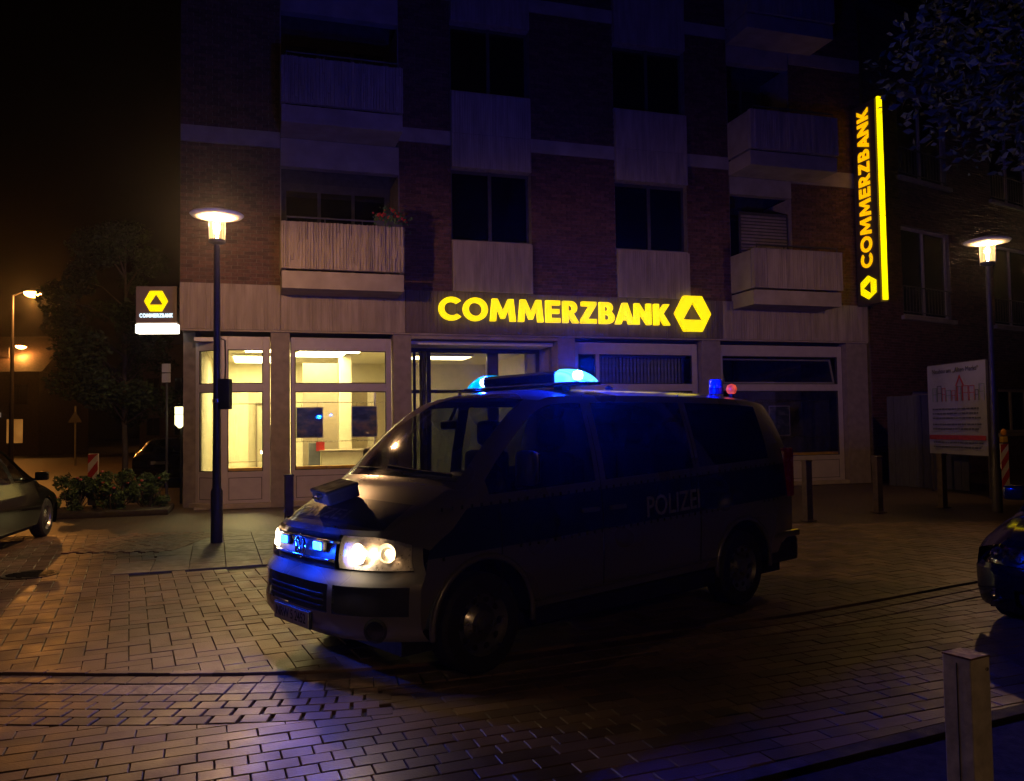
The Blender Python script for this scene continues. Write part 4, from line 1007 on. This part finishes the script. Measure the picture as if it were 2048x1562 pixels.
# roof equipment
lb = empty('light_bar'); lb.parent = van; lb.location = (-2.18, 0, 1.935)
M_LENS = lens('blue beacon lens', (.10, .45, 1.0), (.0, .55, 1.0), 2.6, .62); M_LENSB = lens('blazing beacon lens', (.15, .5, 1.0), (.10, .55, 1.0), 6.0, .5); M_CORE = emit('beacon core', (.55, .80, 1.0), 60.0)
MB().box(-.14, .14, -.73, .73, .035, .060, b=.010).build('base', M_BLACK, lb)
for y in (.42, -.42): MB().box(-.05, .05, y - .05, y + .05, -.03, .036, b=.01).build('foot', M_BLACK, lb)
MB().box(-.13, .13, -.465, .465, .060, .155, b=.025).build('centre_box', mat('dark blue grey housing', (.006, .007, .014), .5, spec=.3), lb)
for s in (1, -1):
    P_ = []
    for k in range(17):
        a = math.pi * k / 16; rr = []
        for j in range(9):
            t_ = j / 8; y = .47 + .27 * t_; h = .112 * (1 - t_ ** 2.2 * .85); w = .135 * (1 - t_ ** 3 * .35)
            rr.append((-w * math.cos(a) * (abs(math.cos(a)) ** -.4 if abs(math.cos(a)) > .01 else 1), s * y, .060 + h * math.sin(a) ** .6))
        P_.append(rr)
    MB().grid(P_).build('beacon_lens', M_LENSB if s > 0 else M_LENS, lb, smooth=True)
    MB().lathe([(.001, -.04), (.035, -.03), (.046, 0), (.035, .03), (.001, .04)], 16, at=(0, s * .60, .115), cap=False).build('beacon_lamp', M_CORE, lb, smooth=True)
    point('beacon_light', (0, s * .60, .115), (.0, .035, 1.0), 2400 if s > 0 else 350, .06, lb)
MB().box(-.12, .45, -.70, -.40, .018, .033, b=.006).build('signal_board', M_BLACK, lb)
rb_ = empty('rear_beacon'); rb_.parent = van; rb_.location = (-4.48, .30, 1.94)
MB().lathe([(.07, 0), (.075, .06), (.068, .065)], 20).build('base', mat('blue beacon base', (.01, .03, .25), .3), rb_, angle=30)
MB().lathe([(.068, .065), (.068, .135), (.060, .150), (.001, .152)], 20, cap=False).build('lens', mat('unlit blue lens', (.02, .12, .75), .25, var=.1), rb_, angle=30)
ol = empty('rear_marker'); ol.parent = van; ol.location = (-4.50, .47, 1.985)
MB().lathe([(.001, -.055), (.04, -.04), (.055, 0), (.04, .04), (.001, .055)], 18, cap=False).build('lens', emit('amber red lamp', (1.0, .10, .03), .55, var=.6, scale=14), ol, smooth=True); MB().box(-.02, .02, -.02, .02, -.08, -.04).build('foot', M_BLACK, ol)
MB().lathe([(.05, 0), (.04, .03), (.01, .05), (.001, .051)], 16, at=(-3.2, 0, 1.965), cap=False).build('roof_antenna', M_BLACK, van, smooth=True)
# black kit box lying on the bonnet
kb = thing('equipment_case', 'small black case lying on the police van bonnet', 'case', (0, 0, 0))
kb.matrix_world = van.matrix_basis @ Matrix.Translation((-.36, -.04, 1.150)) @ Matrix.Rotation(R(15), 4, 'Y') @ Matrix.Rotation(R(-8), 4, 'Z')
M_CASE = mat('matt black case', (.007, .007, .008), .85, spec=.25)
MB().box(-.12, .12, -.16, .16, -.005, .09, b=.02).build('case_body', M_CASE, kb, smooth=False); MB().box(-.125, .125, -.165, .165, .07, .10, b=.015).build('lid', M_CASE, kb); MB().tube([(.125, -.05, .05), (.15, -.05, .05), (.15, .05, .05), (.125, .05, .05)], .008, 6).build('handle', M_CHROME, kb)

# ---------------- parked cars
def car(name, label, paint, loc, heading, hatch=True, lamp_mat=None):
    t = thing(name, label, 'car', loc, heading, 'parked cars')
    CP = dict(ub=.98, ut=1.72, rb=3.35 if hatch else 3.0, rt=4.0 if hatch else 3.6, len=4.15 if hatch else 4.5, ueven=2.3, offb=.22, offt=.10, nose=.38, Wn=.87, step=.075, frame=.05,
        ye=[(0, .66), (.4, .74), (.98, .74), (1.4, .64), (1.72, .575), (2.4, .585), (3.2, .58), (3.7, .62), (4.15, .66), (4.5, .66)],
        prof=[(0, .72), (.15, .785), (.5, .86), (.98, .945), (1.35, 1.19), (1.72, 1.395), (2.1, 1.455), (2.6, 1.46), (3.1, 1.42), (3.45, 1.33), (3.9, 1.05), (4.15, .93)] if hatch else [(0, .72), (.15, .785), (.5, .86), (.98, .945), (1.35, 1.19), (1.72, 1.395), (2.1, 1.44), (2.6, 1.43), (3.0, 1.34), (3.6, 1.05), (4.0, 1.02), (4.5, .93)],
        cd=[(0, .05), (.98, .04), (1.72, .05), (4.5, .06)], W=[(0, .80), (.4, .86), (.9, .875), (3.3, .88), (4.0, .84), (4.5, .78)],
        tumble=[(.2, .95), (.45, .99), (.65, 1.0), (.8, .985), (.95, .95)], face=[(.18, .08), (.28, .02), (.42, 0), (.5, .0), (.56, .03), (.66, .07), (.72, .14)],
        nosew=[(.18, 1), (.5, 1), (.72, .78)], nosez=[.18, .24, .30, .36, .42, .48, .53, .58, .63, .68, .72],
        zsill=lambda L: .24, crease=lambda L: .48, sb=lambda L: .60, stp=lambda L: .74, wsill=lambda L: .90 + .01 * L, arch=[(.86, .345, .30), (3.42, .345, .30)],
        windows=[(1.25, 2.25), (2.35, 3.25)], cols=[3.35, 4.0] if hatch else [3.0, 3.6],
        openings=[('lower_grille', -.55, .55, .24, .36, .03), ('grille', -.40, .40, .53, .66, .02), ('headlight_well', .44, .97, .53, .68, .04), ('headlight_well', -.97, -.44, .53, .68, .04)])
    npt, _, _ = vehicle_shell(t, CP, paint)
    for L in (.86, 3.42):
        for y in (.77, -.77): wheel(t, L, y, .305, w=.19)
        for s in (1, -1): 
            P_ = [[(-L + .345 * math.cos(math.pi * k / 12), s * .85, .30 + .345 * math.sin(math.pi * k / 12)), (-L + .345 * math.cos(math.pi * k / 12), s * .5, .30 + .345 * math.sin(math.pi * k / 12))] for k in range(13)]
            MB().grid(P_).build('wheel_well', M_WELL, t)
    MB().box(-CP['len'] + .2, -.3, -.74, .74, .17, .30).build('underbody', M_WELL, t)
    for s in (1, -1):
        e = empty('door_mirror'); e.parent = t; e.location = (-1.42, s * .95, .98); MB().box(-.06, .06, -.09, .09, -.06, .07, b=.03).build('housing', paint, e, smooth=True); MB().tube([(0, -s * .14, -.05), (0, -s * .04, -.03)], .02, 6).build('arm', M_BLACK, e)
        MB().box(-CP['len'] + .02, -CP['len'] + .16, s * .56, s * .80, .68, .84, b=.03).build('tail_light', M_RED, t)
        for a in (.60, .80):
            x, y, z = npt(s * a, .61); MB().lathe([(.055, .012), (.05, 0), (.03, -.03), (.001, -.035)], 20, 'x', at=(x - .02, y, z), cap=False).build('headlamp_unit', M_CHROME, t, smooth=True)
        x, y, z = npt(s * .72, .30); MB().lathe([(.05, .012), (.042, 0), (.02, -.02), (.001, -.022)], 18, 'x', at=(x + .0, y, z), cap=False).build('fog_light', M_CHROME, t, smooth=True)
        MB().box(-2.3, -2.2, s * .868, s * .885, .72, .745, b=.008).build('door_handle', paint, t)
    for y in (.36, -.36): MB().box(-2.22, -2.08, y - .22, y + .22, .5, 1.12, b=.05).box(-2.24, -2.15, y - .12, y + .12, 1.14, 1.30, b=.04).build('seat', M_SEAT, t)
    MB().box(-1.5, -1.15, -.66, .66, .6, .90, b=.05).build('dashboard', M_BLACK, t)
    MB().box(-3.9, -1.1, -.7, .7, .3, .33).build('cabin_floor', M_SEAT, t)
    MB().box(-CP['len'] - .03, -CP['len'] + .3, -.80, .80, .28, .55, b=.07).build('rear_bumper', paint, t)
    MB().box(-CP['len'] - .045, -CP['len'] - .031, -.26, .26, .60, .70).build('number_plate', MATS['white number plate'], t)
    return t
M_BLACKCAR = mat('black car paint', (.006, .006, .007), .14, .0, var=.1, coat=.3, rvar=.02, spec=.3)
M_GREENCAR = mat('dark green grey car paint', (.005, .007, .006), .12, .0, var=.1, coat=.3, rvar=.02, spec=.35)
M_NIGHTRED = mat('dark red car paint', (.035, .012, .012), .25, .3, var=.1, coat=.7, rvar=.04)
car('parked_car', 'dark car with green reflections at the left edge, facing away', M_GREENCAR, (-8.45, 13.75, 0), R(103))
car('parked_car', 'black car at the right edge, its front pointing towards the viewer', M_BLACKCAR, (3.99, 5.80, 0), R(218), hatch=False)
car('parked_car', 'dark hatchback parked in the side street behind the shrubs', M_NIGHTRED, (-11.45, 29.6, 0), R(97))
# ------------------------------------------------------------------ street lamps
M_POST = mat('dark grey painted post', (.055, .05, .055), .5, .3, var=.15)
M_CAP = mat('white enamel lamp cap', (.70, .64, .55), .5, var=.05)
M_LGLASS = lens('lamp glass', (1, .97, .9), (1.0, .62, .24), 3.0, .72)
M_LCORE = emit('lamp burner', (1.0, .72, .36), 220.0)
def street_lamp(x, y, label, h=4.85, power=1050, cable=False):
    t = thing('street_lamp', label, 'street lamp', (x, y, 0), group='mushroom street lamps on the square')
    MB().lathe([(.085, 0), (.085, .75), (.062, .80), (.05, 2.4), (.043, h - .42)], 20).build('pole', M_POST, t, angle=30)
    MB().lathe([(.05, h - .45), (.12, h - .42), (.125, h - .38), (.05, h - .37)], 24).build('collar', M_POST, t, angle=30)
    MB().lathe([(.115, h - .37), (.125, h - .05)], 28, cap=False).build('glass', M_LGLASS, t, smooth=True)
    MB().lathe([(.012, h - .34), (.022, h - .30), (.022, h - .14), (.012, h - .10)], 16).build('burner', M_LCORE, t, smooth=True)
    mb = MB()
    for k in range(4): a = math.pi / 4 + k * math.pi / 2; mb.tube([(.128 * math.cos(a), .128 * math.sin(a), h - .40), (.128 * math.cos(a), .128 * math.sin(a), h - .02)], .006, 5)
    mb.build('cage_rod', M_POST, t)
    MB().lathe([(.13, h - .05), (.36, h - .025), (.385, h), (.36, h + .02), (.15, h + .07), (.02, h + .10)], 40).build('cap', M_CAP, t, angle=40)
    point('lamp_light', (0, 0, h - .13), (1.0, .54, .24), power, .055, t)
    return t
lampL = street_lamp(-4.36, 12.1, 'lit mushroom street lamp in front of the left bank window')
lampR = street_lamp(8.56, 14.59, 'lit mushroom street lamp at the right edge by the building-site banner', h=4.83, power=320)
street_lamp(2.6, -6.0, 'unseen mushroom street lamp added behind the viewer to light the van', power=330)  # added out of view: lights the van's front and flank and the near post
cb = thing('control_box', 'small dark box strapped to the left street lamp post', 'box', (-4.36, 12.1, 0))
MB().box(.055, .21, -.08, .06, 1.95, 2.40, b=.015).build('box_body', M_BLACK, cb); MB().tube([(.06, 0, 3.0), (.12, 0, 2.97), (.13, 0, 2.6), (.12, 0, 2.4)], .012, 6).build('cable', M_BLACK, cb); MB().lathe([(.055, 2.05), (.064, 2.06), (.064, 2.10), (.055, 2.11)], 16).build('strap', M_STEEL, cb)
M_SOD = emit('sodium lamp', (1.0, .42, .08), 45.0)
def sodium(x, y, h, power, label, ang):
    t = thing('tall_street_lamp', label, 'street lamp', (x, y, 0), ang, 'orange street lamps along the side street')
    MB().lathe([(.11, 0), (.09, 3), (.055, h)], 14).build('mast', M_POST, t, angle=30)
    MB().tube([(0, 0, h - .05), (.35, 0, h + .10), (.8, 0, h + .12)], .035, 8).build('arm', M_POST, t)
    MB().lathe([(.001, .42), (.20, .55), (.37, .9), (.22, 1.25), (.001, 1.32)], 16, 'x', at=(0, 0, h + .02), cap=False).move(Matrix.Diagonal((1, 1, .35, 1)) @ Matrix.Translation((0, 0, (h + .12) / .35 - h - .02))).build('head', M_POST, t, smooth=True)
    MB().lathe([(.001, -.20), (.20, -.16), (.34, -.06), (.36, .03)], 20, at=(.9, 0, h + .06), cap=False).build('lamp_bowl', M_SOD, t, smooth=True)
    point('lamp_light', (.9, 0, h - .40), (1.0, .36, .06), power, .12, t)
sodium(-22.6, 37.0, 7.9, 900, 'tall orange street lamp at the left edge, nearer and higher of the pair', 0)
sodium(-36.9, 60.0, 7.9, 400, 'smaller far orange street lamp at the left edge below the tall one', 0)
sodium(-36.0, 90.0, 8.4, 700, 'tiny far orange lamp beside the bank corner', 0)

# ------------------------------------------------------------------ bollards and posts
M_BOLL = mat('rusty brown steel bollard', (.085, .06, .05), .6, .2, var=.3)
def bollard(x, y, label, h=1.0):
    t = thing('bollard', label, 'bollard', (x, y, 0), R(20), 'brown bollards along the pavement edge')
    MB().box(-.06, .06, -.06, .06, 0, h, b=.012).build('post', M_BOLL, t); MB().box(-.068, .068, -.068, .068, h - .02, h + .012, b=.008).build('cap', M_BOLL, t); MB().box(-.10, .10, -.10, .10, 0, .02, b=.006).build('base_plate', M_BOLL, t)
bollard(4.88, 13.68, 'bollard right behind the van tail in front of the white window panel'); bollard(6.54, 14.78, 'middle bollard by the bank corner between two others'); bollard(8.05, 15.46, 'bollard below the building-site banner'); bollard(-3.16, 11.59, 'bollard showing above the van bonnet beside the grey pillar')
fp = thing('post', 'pale square metal post in the near right foreground', 'post', (1.50, 2.77, 0), R(28))
MB().box(-.05, .05, -.05, .05, 0, .868, b=.004).build('shaft', mat('scuffed pale grey paint', (.60, .54, .48), .6, var=.25, scale=14, bump=.3), fp)
MB().box(-.052, .052, -.052, .052, .868, .874, b=.002).build('top_plate', mat('rusted top', (.20, .10, .06), .5, .3, var=.5, scale=30), fp)
MB().box(-.0512, -.0495, -.0015, .0015, .0, .85).build('weld_seam', mat('dark weld', (.05, .045, .04), .7), fp)
MB().lathe([(.006, 0), (.005, .004), (.001, .005)], 10, 'y', at=(.03, -.054, .83), cap=False).build('bolt', M_POST, fp)

# ------------------------------------------------------------------ warning beacons with red and white stripes
M_WSTR = mat('white reflective board', (.55, .50, .46), .4, var=.1); M_RSTR = mat('red reflective stripe', (.36, .03, .025), .4, var=.15)
def beacon(x, y, rz, label, z0=.18, flip=1, lamp=False):
    t = thing('warning_beacon', label, 'warning beacon', (x, y, 0), rz, 'red and white striped warning beacons')
    MB().box(-.13, .13, -.012, .012, z0, z0 + 1.05, b=.005).build('board', M_WSTR, t)
    for k in range(3):
        za = z0 + .08 + k * .38; s = .26 * flip
        pl = [(-.128, za), (.128, za + s), (.128, za + s + .19), (-.128, za + .19)]
        pl = [(a, max(z0 + .002, min(z0 + 1.048, b_))) for a, b_ in pl]
        MB().prism(pl, -.0155, -.0125).build('red_stripe', M_RSTR, t)
    MB().box(-.03, .03, .014, .05, 0, z0 + .9).build('stake', M_POST, t); MB().box(-.22, .22, -.18, .18, 0, .09, b=.02).build('foot', M_BLACK, t)
    if lamp:
        MB().box(-.09, .09, -.04, .04, z0 + 1.07, z0 + 1.20, b=.02).build('lamp_box', mat('yellow lamp case', (.45, .28, .03), .5), t); MB().lathe([(.001, -.03), (.07, -.02), (.08, .0), (.07, .02), (.001, .03)], 18, 'y', at=(0, 0, z0 + 1.29), cap=False).build('lamp_lens', mat('amber lens', (.6, .25, .02), .3), t)
beacon(-8.55, 16.75, R(-18), 'red and white striped board standing in the shrub bed on the left', z0=.15, flip=1)
beacon(10.63, 17.79, R(25), 'red and white striped beacon with yellow lamp beside the banner', z0=.06, flip=1, lamp=True)

# ------------------------------------------------------------------ banner and hoarding by the neighbouring house
hd = thing('hoarding', 'dark timber site hoarding between the bank and the banner', 'fence', (9.55, 20.9, 0), R(-65))
M_HOARD = mat('dark blue grey boards', (.06, .06, .075), .8, var=.2, stretch=(4, 4, .5))
for k in range(11):
    a = k * .2; MB().box(a, a + .192, random.uniform(-.006, .006), .02, 0, 2.25).build('board', M_HOARD, hd)
for z in (.5, 1.8): MB().box(0, 2.2, .022, .07, z, z + .09).build('rail', M_HOARD, hd)
bn = thing('banner', 'pale building-site banner with a drawing of a row of houses', 'banner', (9.64, 19.0, 0), math.atan2(-2.0, .20))
M_BAN = mat('white banner vinyl', (.25, .25, .29), .45, var=.05)
P_ = [[(2.0 * i / 12, .012 * math.sin(i * 1.3), .88 + 2.0 * j / 6) for j in range(7)] for i in range(13)]
MB().grid(P_).build('sheet', M_BAN, bn, smooth=True)
MB().box(0, 2.0, .02, .05, .86, .90).box(0, 2.0, .02, .05, 2.86, 2.90).box(.0, .05, .02, .06, 0, 2.9).box(1.95, 2.0, .02, .06, 0, 2.9).build('frame', M_POST, bn)
put_text('heading', 'Neubau am „Alten Markt“', .15, M_BLACK, bn, Matrix.Translation((1.0, -.017, 2.73)) @ XZ, extrude=.001)
M_BRED = mat('red print', (.30, .03, .04), .5); M_BGRN = mat('green grey print', (.10, .16, .13), .5); M_BBLU = mat('dark print', (.06, .06, .09), .5)
MB().box(.03, 1.97, -.018, -.014, 1.20, 1.30).build('printed_bar', M_BRED, bn)
random.seed(11); hb, hr, hg = MB(), MB(), MB(); x = .2
while x < 1.85:
    w = random.uniform(.10, .22); h = random.uniform(.22, .38); mb_ = random.choice((hb, hg, hr)); base = 2.05
    for r_ in ((x, x + .014, base, base + h), (x + w - .014, x + w, base, base + h), (x, x + w, base + h - .014, base + h), (x, x + w, base + h * .5, base + h * .5 + .012)): mb_.box(r_[0], r_[1], -.018, -.014, r_[2], r_[3])
    x += w + .02
hr.prism([(1.02, 2.38), (1.17, 2.62), (1.32, 2.38), (1.28, 2.38), (1.17, 2.55), (1.06, 2.38)], -.018, -.014); hr.box(1.06, 1.10, -.018, -.014, 2.05, 2.38).box(1.24, 1.28, -.018, -.014, 2.05, 2.38)
for q_, m_ in ((hb, M_BBLU), (hr, M_BRED), (hg, M_BGRN)): q_.build('drawing', m_, bn)['kind'] = 'stuff'
mb = MB()
for z in (1.86, 1.76, 1.66, 1.52, 1.42, 1.12, 1.02):
    x = .18
    while x < 1.75:
        w = random.uniform(.03, .13); mb.box(x, x + w, -.018, -.014, z, z + .035); x += w + .025
mb.build('text_lines', M_BBLU, bn)['kind'] = 'stuff'

# ------------------------------------------------------------------ neighbouring house on the right
NA = (9.75, 22.2, 0); nb = thing('neighbour_house', 'dark brick house with white sash windows right of the bank', 'building', NA, R(33))
M_BRICK2 = MATS['dark red brown brick']
wins = [(1.9, 3.5, 1.75, 2.45), (1.6, 4.1, 4.6, 7.2), (1.6, 4.1, 8.6, 11.2), (6.6, 9.1, 4.6, 7.2), (6.6, 9.1, 8.6, 11.2), (6.6, 8.6, 1.2, 2.6)]
def cut(rc, holes):
    out = [rc]
    for (a, b_, c, d) in holes:
        nxt = []
        for (s0, s1, z0, z1) in out:
            if b_ <= s0 or a >= s1 or d <= z0 or c >= z1: nxt.append((s0, s1, z0, z1)); continue
            if z0 < c: nxt.append((s0, s1, z0, c))
            if d < z1: nxt.append((s0, s1, d, z1))
            zz0, zz1 = max(z0, c), min(z1, d)
            if s0 < a: nxt.append((s0, a, zz0, zz1))
            if b_ < s1: nxt.append((b_, s1, zz0, zz1))
        out = nxt
    return out
brick_wall('brick_wall', cut((0, 12, 0, 13), wins), nb, single=300)
for k, (a, b_, c, d) in enumerate(wins):
    w = box('window', M_DARK, nb, a, b_, .30, .32, c, d)
    fr = MB()
    for r_ in ((a, a + .1, c, d), (b_ - .1, b_, c, d), (a + .1, b_ - .1, d - .1, d), (a + .1, b_ - .1, c, c + .08), ((a + b_) / 2 - .06, (a + b_) / 2 + .06, c + .08, d - .1)): fr.box(r_[0], r_[1], .10, .17, r_[2], r_[3], b=.01)
    fr.build('frame', M_WFRAME, w)
    box('pane', M_DPANE, w, a + .1, b_ - .1, .13, .135, c + .08, d - .1); box('sill', M_CONC, w, a - .12, b_ + .12, -.12, .1, c - .12, c - .005, b=.01)
    if d - c > 2:
        rl = MB().tube([(a, -.02, c + .85), (b_, -.02, c + .85)], .018, 6).tube([(a, -.02, c + .12), (b_, -.02, c + .12)], .014, 6); x = a
        while x <= b_: rl.tube([(x, -.02, c + .12), (x, -.02, c + .85)], .010, 5); x += .16
        rl.build('railing', M_DFRAME, w)
lw = box('lit_blind', emit('dim warm room light', (1.0, .45, .12), .12, var=.7, scale=4), nb, 2.0, 3.4, .24, .28, 1.85, 2.4)
box('roof', M_DFRAME, nb, -.2, 12.2, -.4, 10, 13.0, 13.3); box('side_wall', M_MORTAR, nb, 0, .25, .3, 10, 0, 13)

# ------------------------------------------------------------------ trees, shrubs
M_BARK = mat('tree bark', (.09, .07, .05), .9, var=.3, bump=.6, bscale=30, stretch=(4, 4, 1))
M_LEAF = mat('tree leaf', (.030, .050, .014), .8, var=.4, scale=1.2, island=.45)
M_LEAF2 = mat('shrub leaf', (.06, .11, .03), .55, var=.4, scale=3, island=.45)
def leaf_mass(blobs, n, size, seed):
    rd = random.Random(seed); mb = MB(); tot = sum(b[3] * b[4] * b[5] for b in blobs)
    for (cx, cy, cz, rx, ry, rz) in blobs:
        for _ in range(int(n * rx * ry * rz / tot)):
            while True:
                p = Vector((rd.uniform(-1, 1), rd.uniform(-1, 1), rd.uniform(-1, 1)))
                if .12 < p.length < 1: break
            p *= (.55 + .45 * rd.random()) ** .3
            c = Vector((cx + p.x * rx, cy + p.y * ry, cz + p.z * rz)); s = size * rd.uniform(.6, 1.4)
            a = Vector((rd.gauss(0, 1), rd.gauss(0, 1), rd.gauss(0, .6))).normalized(); b_ = a.orthogonal().normalized(); b_ = (b_ * math.cos(rd.uniform(0, 6)) + a.cross(b_) * math.sin(rd.uniform(0, 6)))
            b_ = b_ - a * b_.dot(a); b_ = b_.normalized(); nrm = a.cross(b_)
            mb.add([c - a * s, c + b_ * s * .5 + nrm * s * .12, c + a * s, c - b_ * s * .5 + nrm * s * .12], [(0, 1, 2, 3)])
    return mb
def tree(label, x, y, h, trunk_h, cr, n, leaf, seed, tr=.07):
    rd = random.Random(seed); t = thing('tree', label, 'tree', (x, y, 0))
    blobs = []; limbs = MB().tube([(0, 0, 0), (.03, .02, trunk_h * .5), (-.02, .03, trunk_h), (.02, 0, h * .72), (0, 0, h * .92)], [tr * 1.25, tr, tr * .85, tr * .5, tr * .15], 10)
    for k in range(26):
        a = rd.uniform(0, 6.28); z = trunk_h + (h - trunk_h) * rd.uniform(.02, .95); f_ = math.sin(math.pi * min(1, max(.12, (z - trunk_h) / (h - trunk_h) * .85 + .15))) ** .7
        r_ = cr * f_ * rd.uniform(.45, .95); ex, ey = r_ * math.cos(a), r_ * math.sin(a)
        limbs.tube([(0, 0, max(trunk_h * .9, z - .7)), (ex * .5, ey * .5, z - .2), (ex, ey, z)], [tr * .35, tr * .2, tr * .06], 5)
        blobs.append((ex, ey, z, cr * rd.uniform(.22, .42), cr * rd.uniform(.22, .42), cr * rd.uniform(.18, .34)))
    limbs.build('trunk', M_BARK, t, smooth=True)
    o = leaf_mass(blobs, n, leaf, seed).build('crown', M_LEAF, t); return t
tree('slim street tree left of the bank behind the shrubs', -9.75, 20.6, 6.9, 2.0, 1.75, 15000, .055, 3)
tree('large tree whose leaves hang into the top right corner', 6.9, 7.7, 9.5, 4.3, 3.1, 16000, .055, 5, tr=.16)
def shrub(x, y, h, w, label, n, seed, flowers):
    rd = random.Random(seed); t = thing('shrub', label, 'shrub', (x, y, 0), group='rose shrubs in the kerbside bed'); bl = []; st_ = MB()
    for k in range(20):
        a = rd.uniform(0, 6.28); r_ = w * rd.uniform(.1, .8); px, py, pz = r_ * math.cos(a), r_ * .7 * math.sin(a), h * rd.uniform(.15, 1.0)
        bl.append((px, py, pz, w * rd.uniform(.14, .32), w * rd.uniform(.14, .3), h * rd.uniform(.12, .24))); st_.tube([(px * .2, py * .2, 0), (px * .7, py * .7, pz * .6), (px, py, pz)], [.014, .01, .005], 5)
    st_.build('stem', M_BARK, t); leaf_mass(bl, n, .034, seed).build('leaves', M_LEAF2, t)
    if flowers:
        fb = MB()
        for k in range(flowers):
            b_ = rd.choice(bl); p = Vector((b_[0] + rd.uniform(-1, 1) * b_[3], b_[1] - b_[4] * .8, b_[2] + rd.uniform(0, 1) * b_[5])); fb.lathe([(.001, -.025), (.028, -.01), (.035, .012), (.018, .022), (.001, .014)], 8, at=p, cap=False)
        fb.build('blossoms', mat('pink rose petal', (.45, .10, .09), .6), t, smooth=True)
shrub(-8.75, 16.35, .72, .55, 'dark left shrub at the foot of the striped board', 3200, 21, 4); shrub(-8.05, 16.5, .80, .60, 'middle rose shrub with pink blossoms', 3600, 22, 7); shrub(-7.45, 16.9, .78, .52, 'bright green shrub nearest the bank corner', 3200, 23, 4)
bed = MB().box(-1.1, 1.1, -.75, .75, -.02, .10, b=.04).build('planting_bed', mat('dark soil', (.03, .022, .016), .95, bump=.6)); bed.location = (-8.1, 16.65, 0); bed.rotation_euler = (0, 0, R(18)); tag(bed, 'low soil bed under the rose shrubs', 'flower bed')

# ------------------------------------------------------------------ things in the side street
ss = thing('pole_sign', 'grey double plate sign on a pole in front of the street tree', 'sign', (-7.92, 18.8, 0)); MB().tube([(0, .0, 0), (0, .0, 3.18)], .03, 10).build('pole', M_POST, ss); MB().box(-.10, .10, -.05, -.03, 2.98, 3.18, b=.008).build('plate', M_WFRAME, ss); MB().box(-.10, .10, -.05, -.03, 2.75, 2.96, b=.008).build('plate', M_WFRAME, ss)
pl = thing('light_sign', 'small glowing white shop sign beside the bank corner', 'sign', (-7.50, 18.5, 0)); M_LS = emit('pale shop light', (1.0, .93, .50), 2.4)
MB().prism([(-.09, 2.02), (.09, 2.02), (.09, 2.18), (-.09, 2.18)], -.06, .06).build('upper_panel', M_LS, pl); MB().prism([(-.09, 1.78), (0, 1.70), (.09, 1.78), (.09, 2.005), (-.09, 2.005)], -.06, .06).build('lower_panel', M_LS, pl); MB().tube([(0, .08, 0), (0, .08, 2.2)], .03, 8).build('pole', M_POST, pl)
tp = thing('warning_sign', 'dim triangular road sign seen from behind far down the side street', 'sign', (-21.3, 40.0, 0), R(10)); MB().tube([(0, 0, 0), (0, 0, 2.9)], .05, 8).build('post', mat('galvanised steel', (.20, .19, .18), .5, .4), tp)
MB().prism([(-.32, 2.1), (.32, 2.1), (0, 2.65)], -.08, -.055).build('sign_back', M_POST, tp)
M_HOUSE = mat('rendered house wall', (.09, .07, .055), .9, var=.2); M_ROOFT = mat('dark roof tile', (.07, .045, .04), .8, var=.3)
def house(name, label, x, y, rz, w, d, h, roof, winrows, shop=False):
    t = thing(name, label, 'building', (x, y, 0), rz, 'far houses in the side street')
    MB().box(0, w, 0, d, 0, h).build('wall', M_HOUSE, t)
    MB().add([(-.4, -.4, h), (w + .4, -.4, h), (w + .4, d + .4, h), (-.4, d + .4, h), (-.4, d / 2, h + roof), (w + .4, d / 2, h + roof)], [(0, 1, 5, 4), (2, 3, 4, 5), (0, 4, 3), (1, 2, 5), (0, 3, 2, 1)]).build('roof', M_ROOFT, t)
    for z in winrows:
        n = int(w // 2.4)
        for k in range(n):
            a = (k + .5) * w / n; f_ = MB().box(a - .6, a + .6, -.04, .0, z, z + 1.5).build('window', M_DFRAME, t); MB().box(a - .52, a - .03, -.05, -.041, z + .08, z + 1.42).box(a + .03, a + .52, -.05, -.041, z + .08, z + 1.42).build('pane', M_DPANE, f_)
    if shop: 
        MB().box(w - 6.5, w - 2.6, -.25, -.02, 2.75, 3.1).build('shop_sign', emit('dim white shop fascia', (1.0, .9, .75), .10), t); MB().box(w - 2.2, w - 1.1, -.03, -.005, .9, 2.6).build('lit_window', emit('orange lit window', (1.0, .42, .08), .22, var=.4, scale=1.0), t); MB().box(w - 4.6, w - 2.8, -.03, -.005, .1, 2.6).build('shop_window', M_DPANE, t)
house('shop_house', 'low far house with lit shop window at the left edge', -47.5, 58.0, R(4), 13.5, 8, 6.0, 3, (3.6,), True)
house('town_house', 'dark far house behind the tall orange lamp', -30.0, 66.0, R(-8), 12, 9, 8.5, 4, (1.2, 4.4))
house('town_house', 'dark far house at the end of the side street', -17.0, 72.0, R(-30), 14, 9, 8.5, 4, (1.2, 4.4))
# ------------------------------------------------------------------ lamp glow haze
hz = MB().box(-185, 185, -45, 185, -1.2, 16.0).build('haze', None); tag(hz, 'thin lamp glow haze added over the whole square', kind='stuff')
hm = bpy.data.materials.new('lamp glow haze'); hm.use_nodes = True; hn = hm.node_tree.nodes; hn.clear()
ho = hn.new('ShaderNodeOutputMaterial'); hv = hn.new('ShaderNodeVolumePrincipled'); hv.inputs['Density'].default_value = 0.0005; hv.inputs['Color'].default_value = (.9, .9, .92, 1); hv.inputs['Anisotropy'].default_value = 0.90  # thin haze added to imitate lens glow round the lamps and beacons
hm.node_tree.links.new(hv.outputs[0], ho.inputs['Volume']); hz.data.materials.append(hm)
SC.cycles.volume_step_rate = 4.0; SC.cycles.volume_bounces = 0
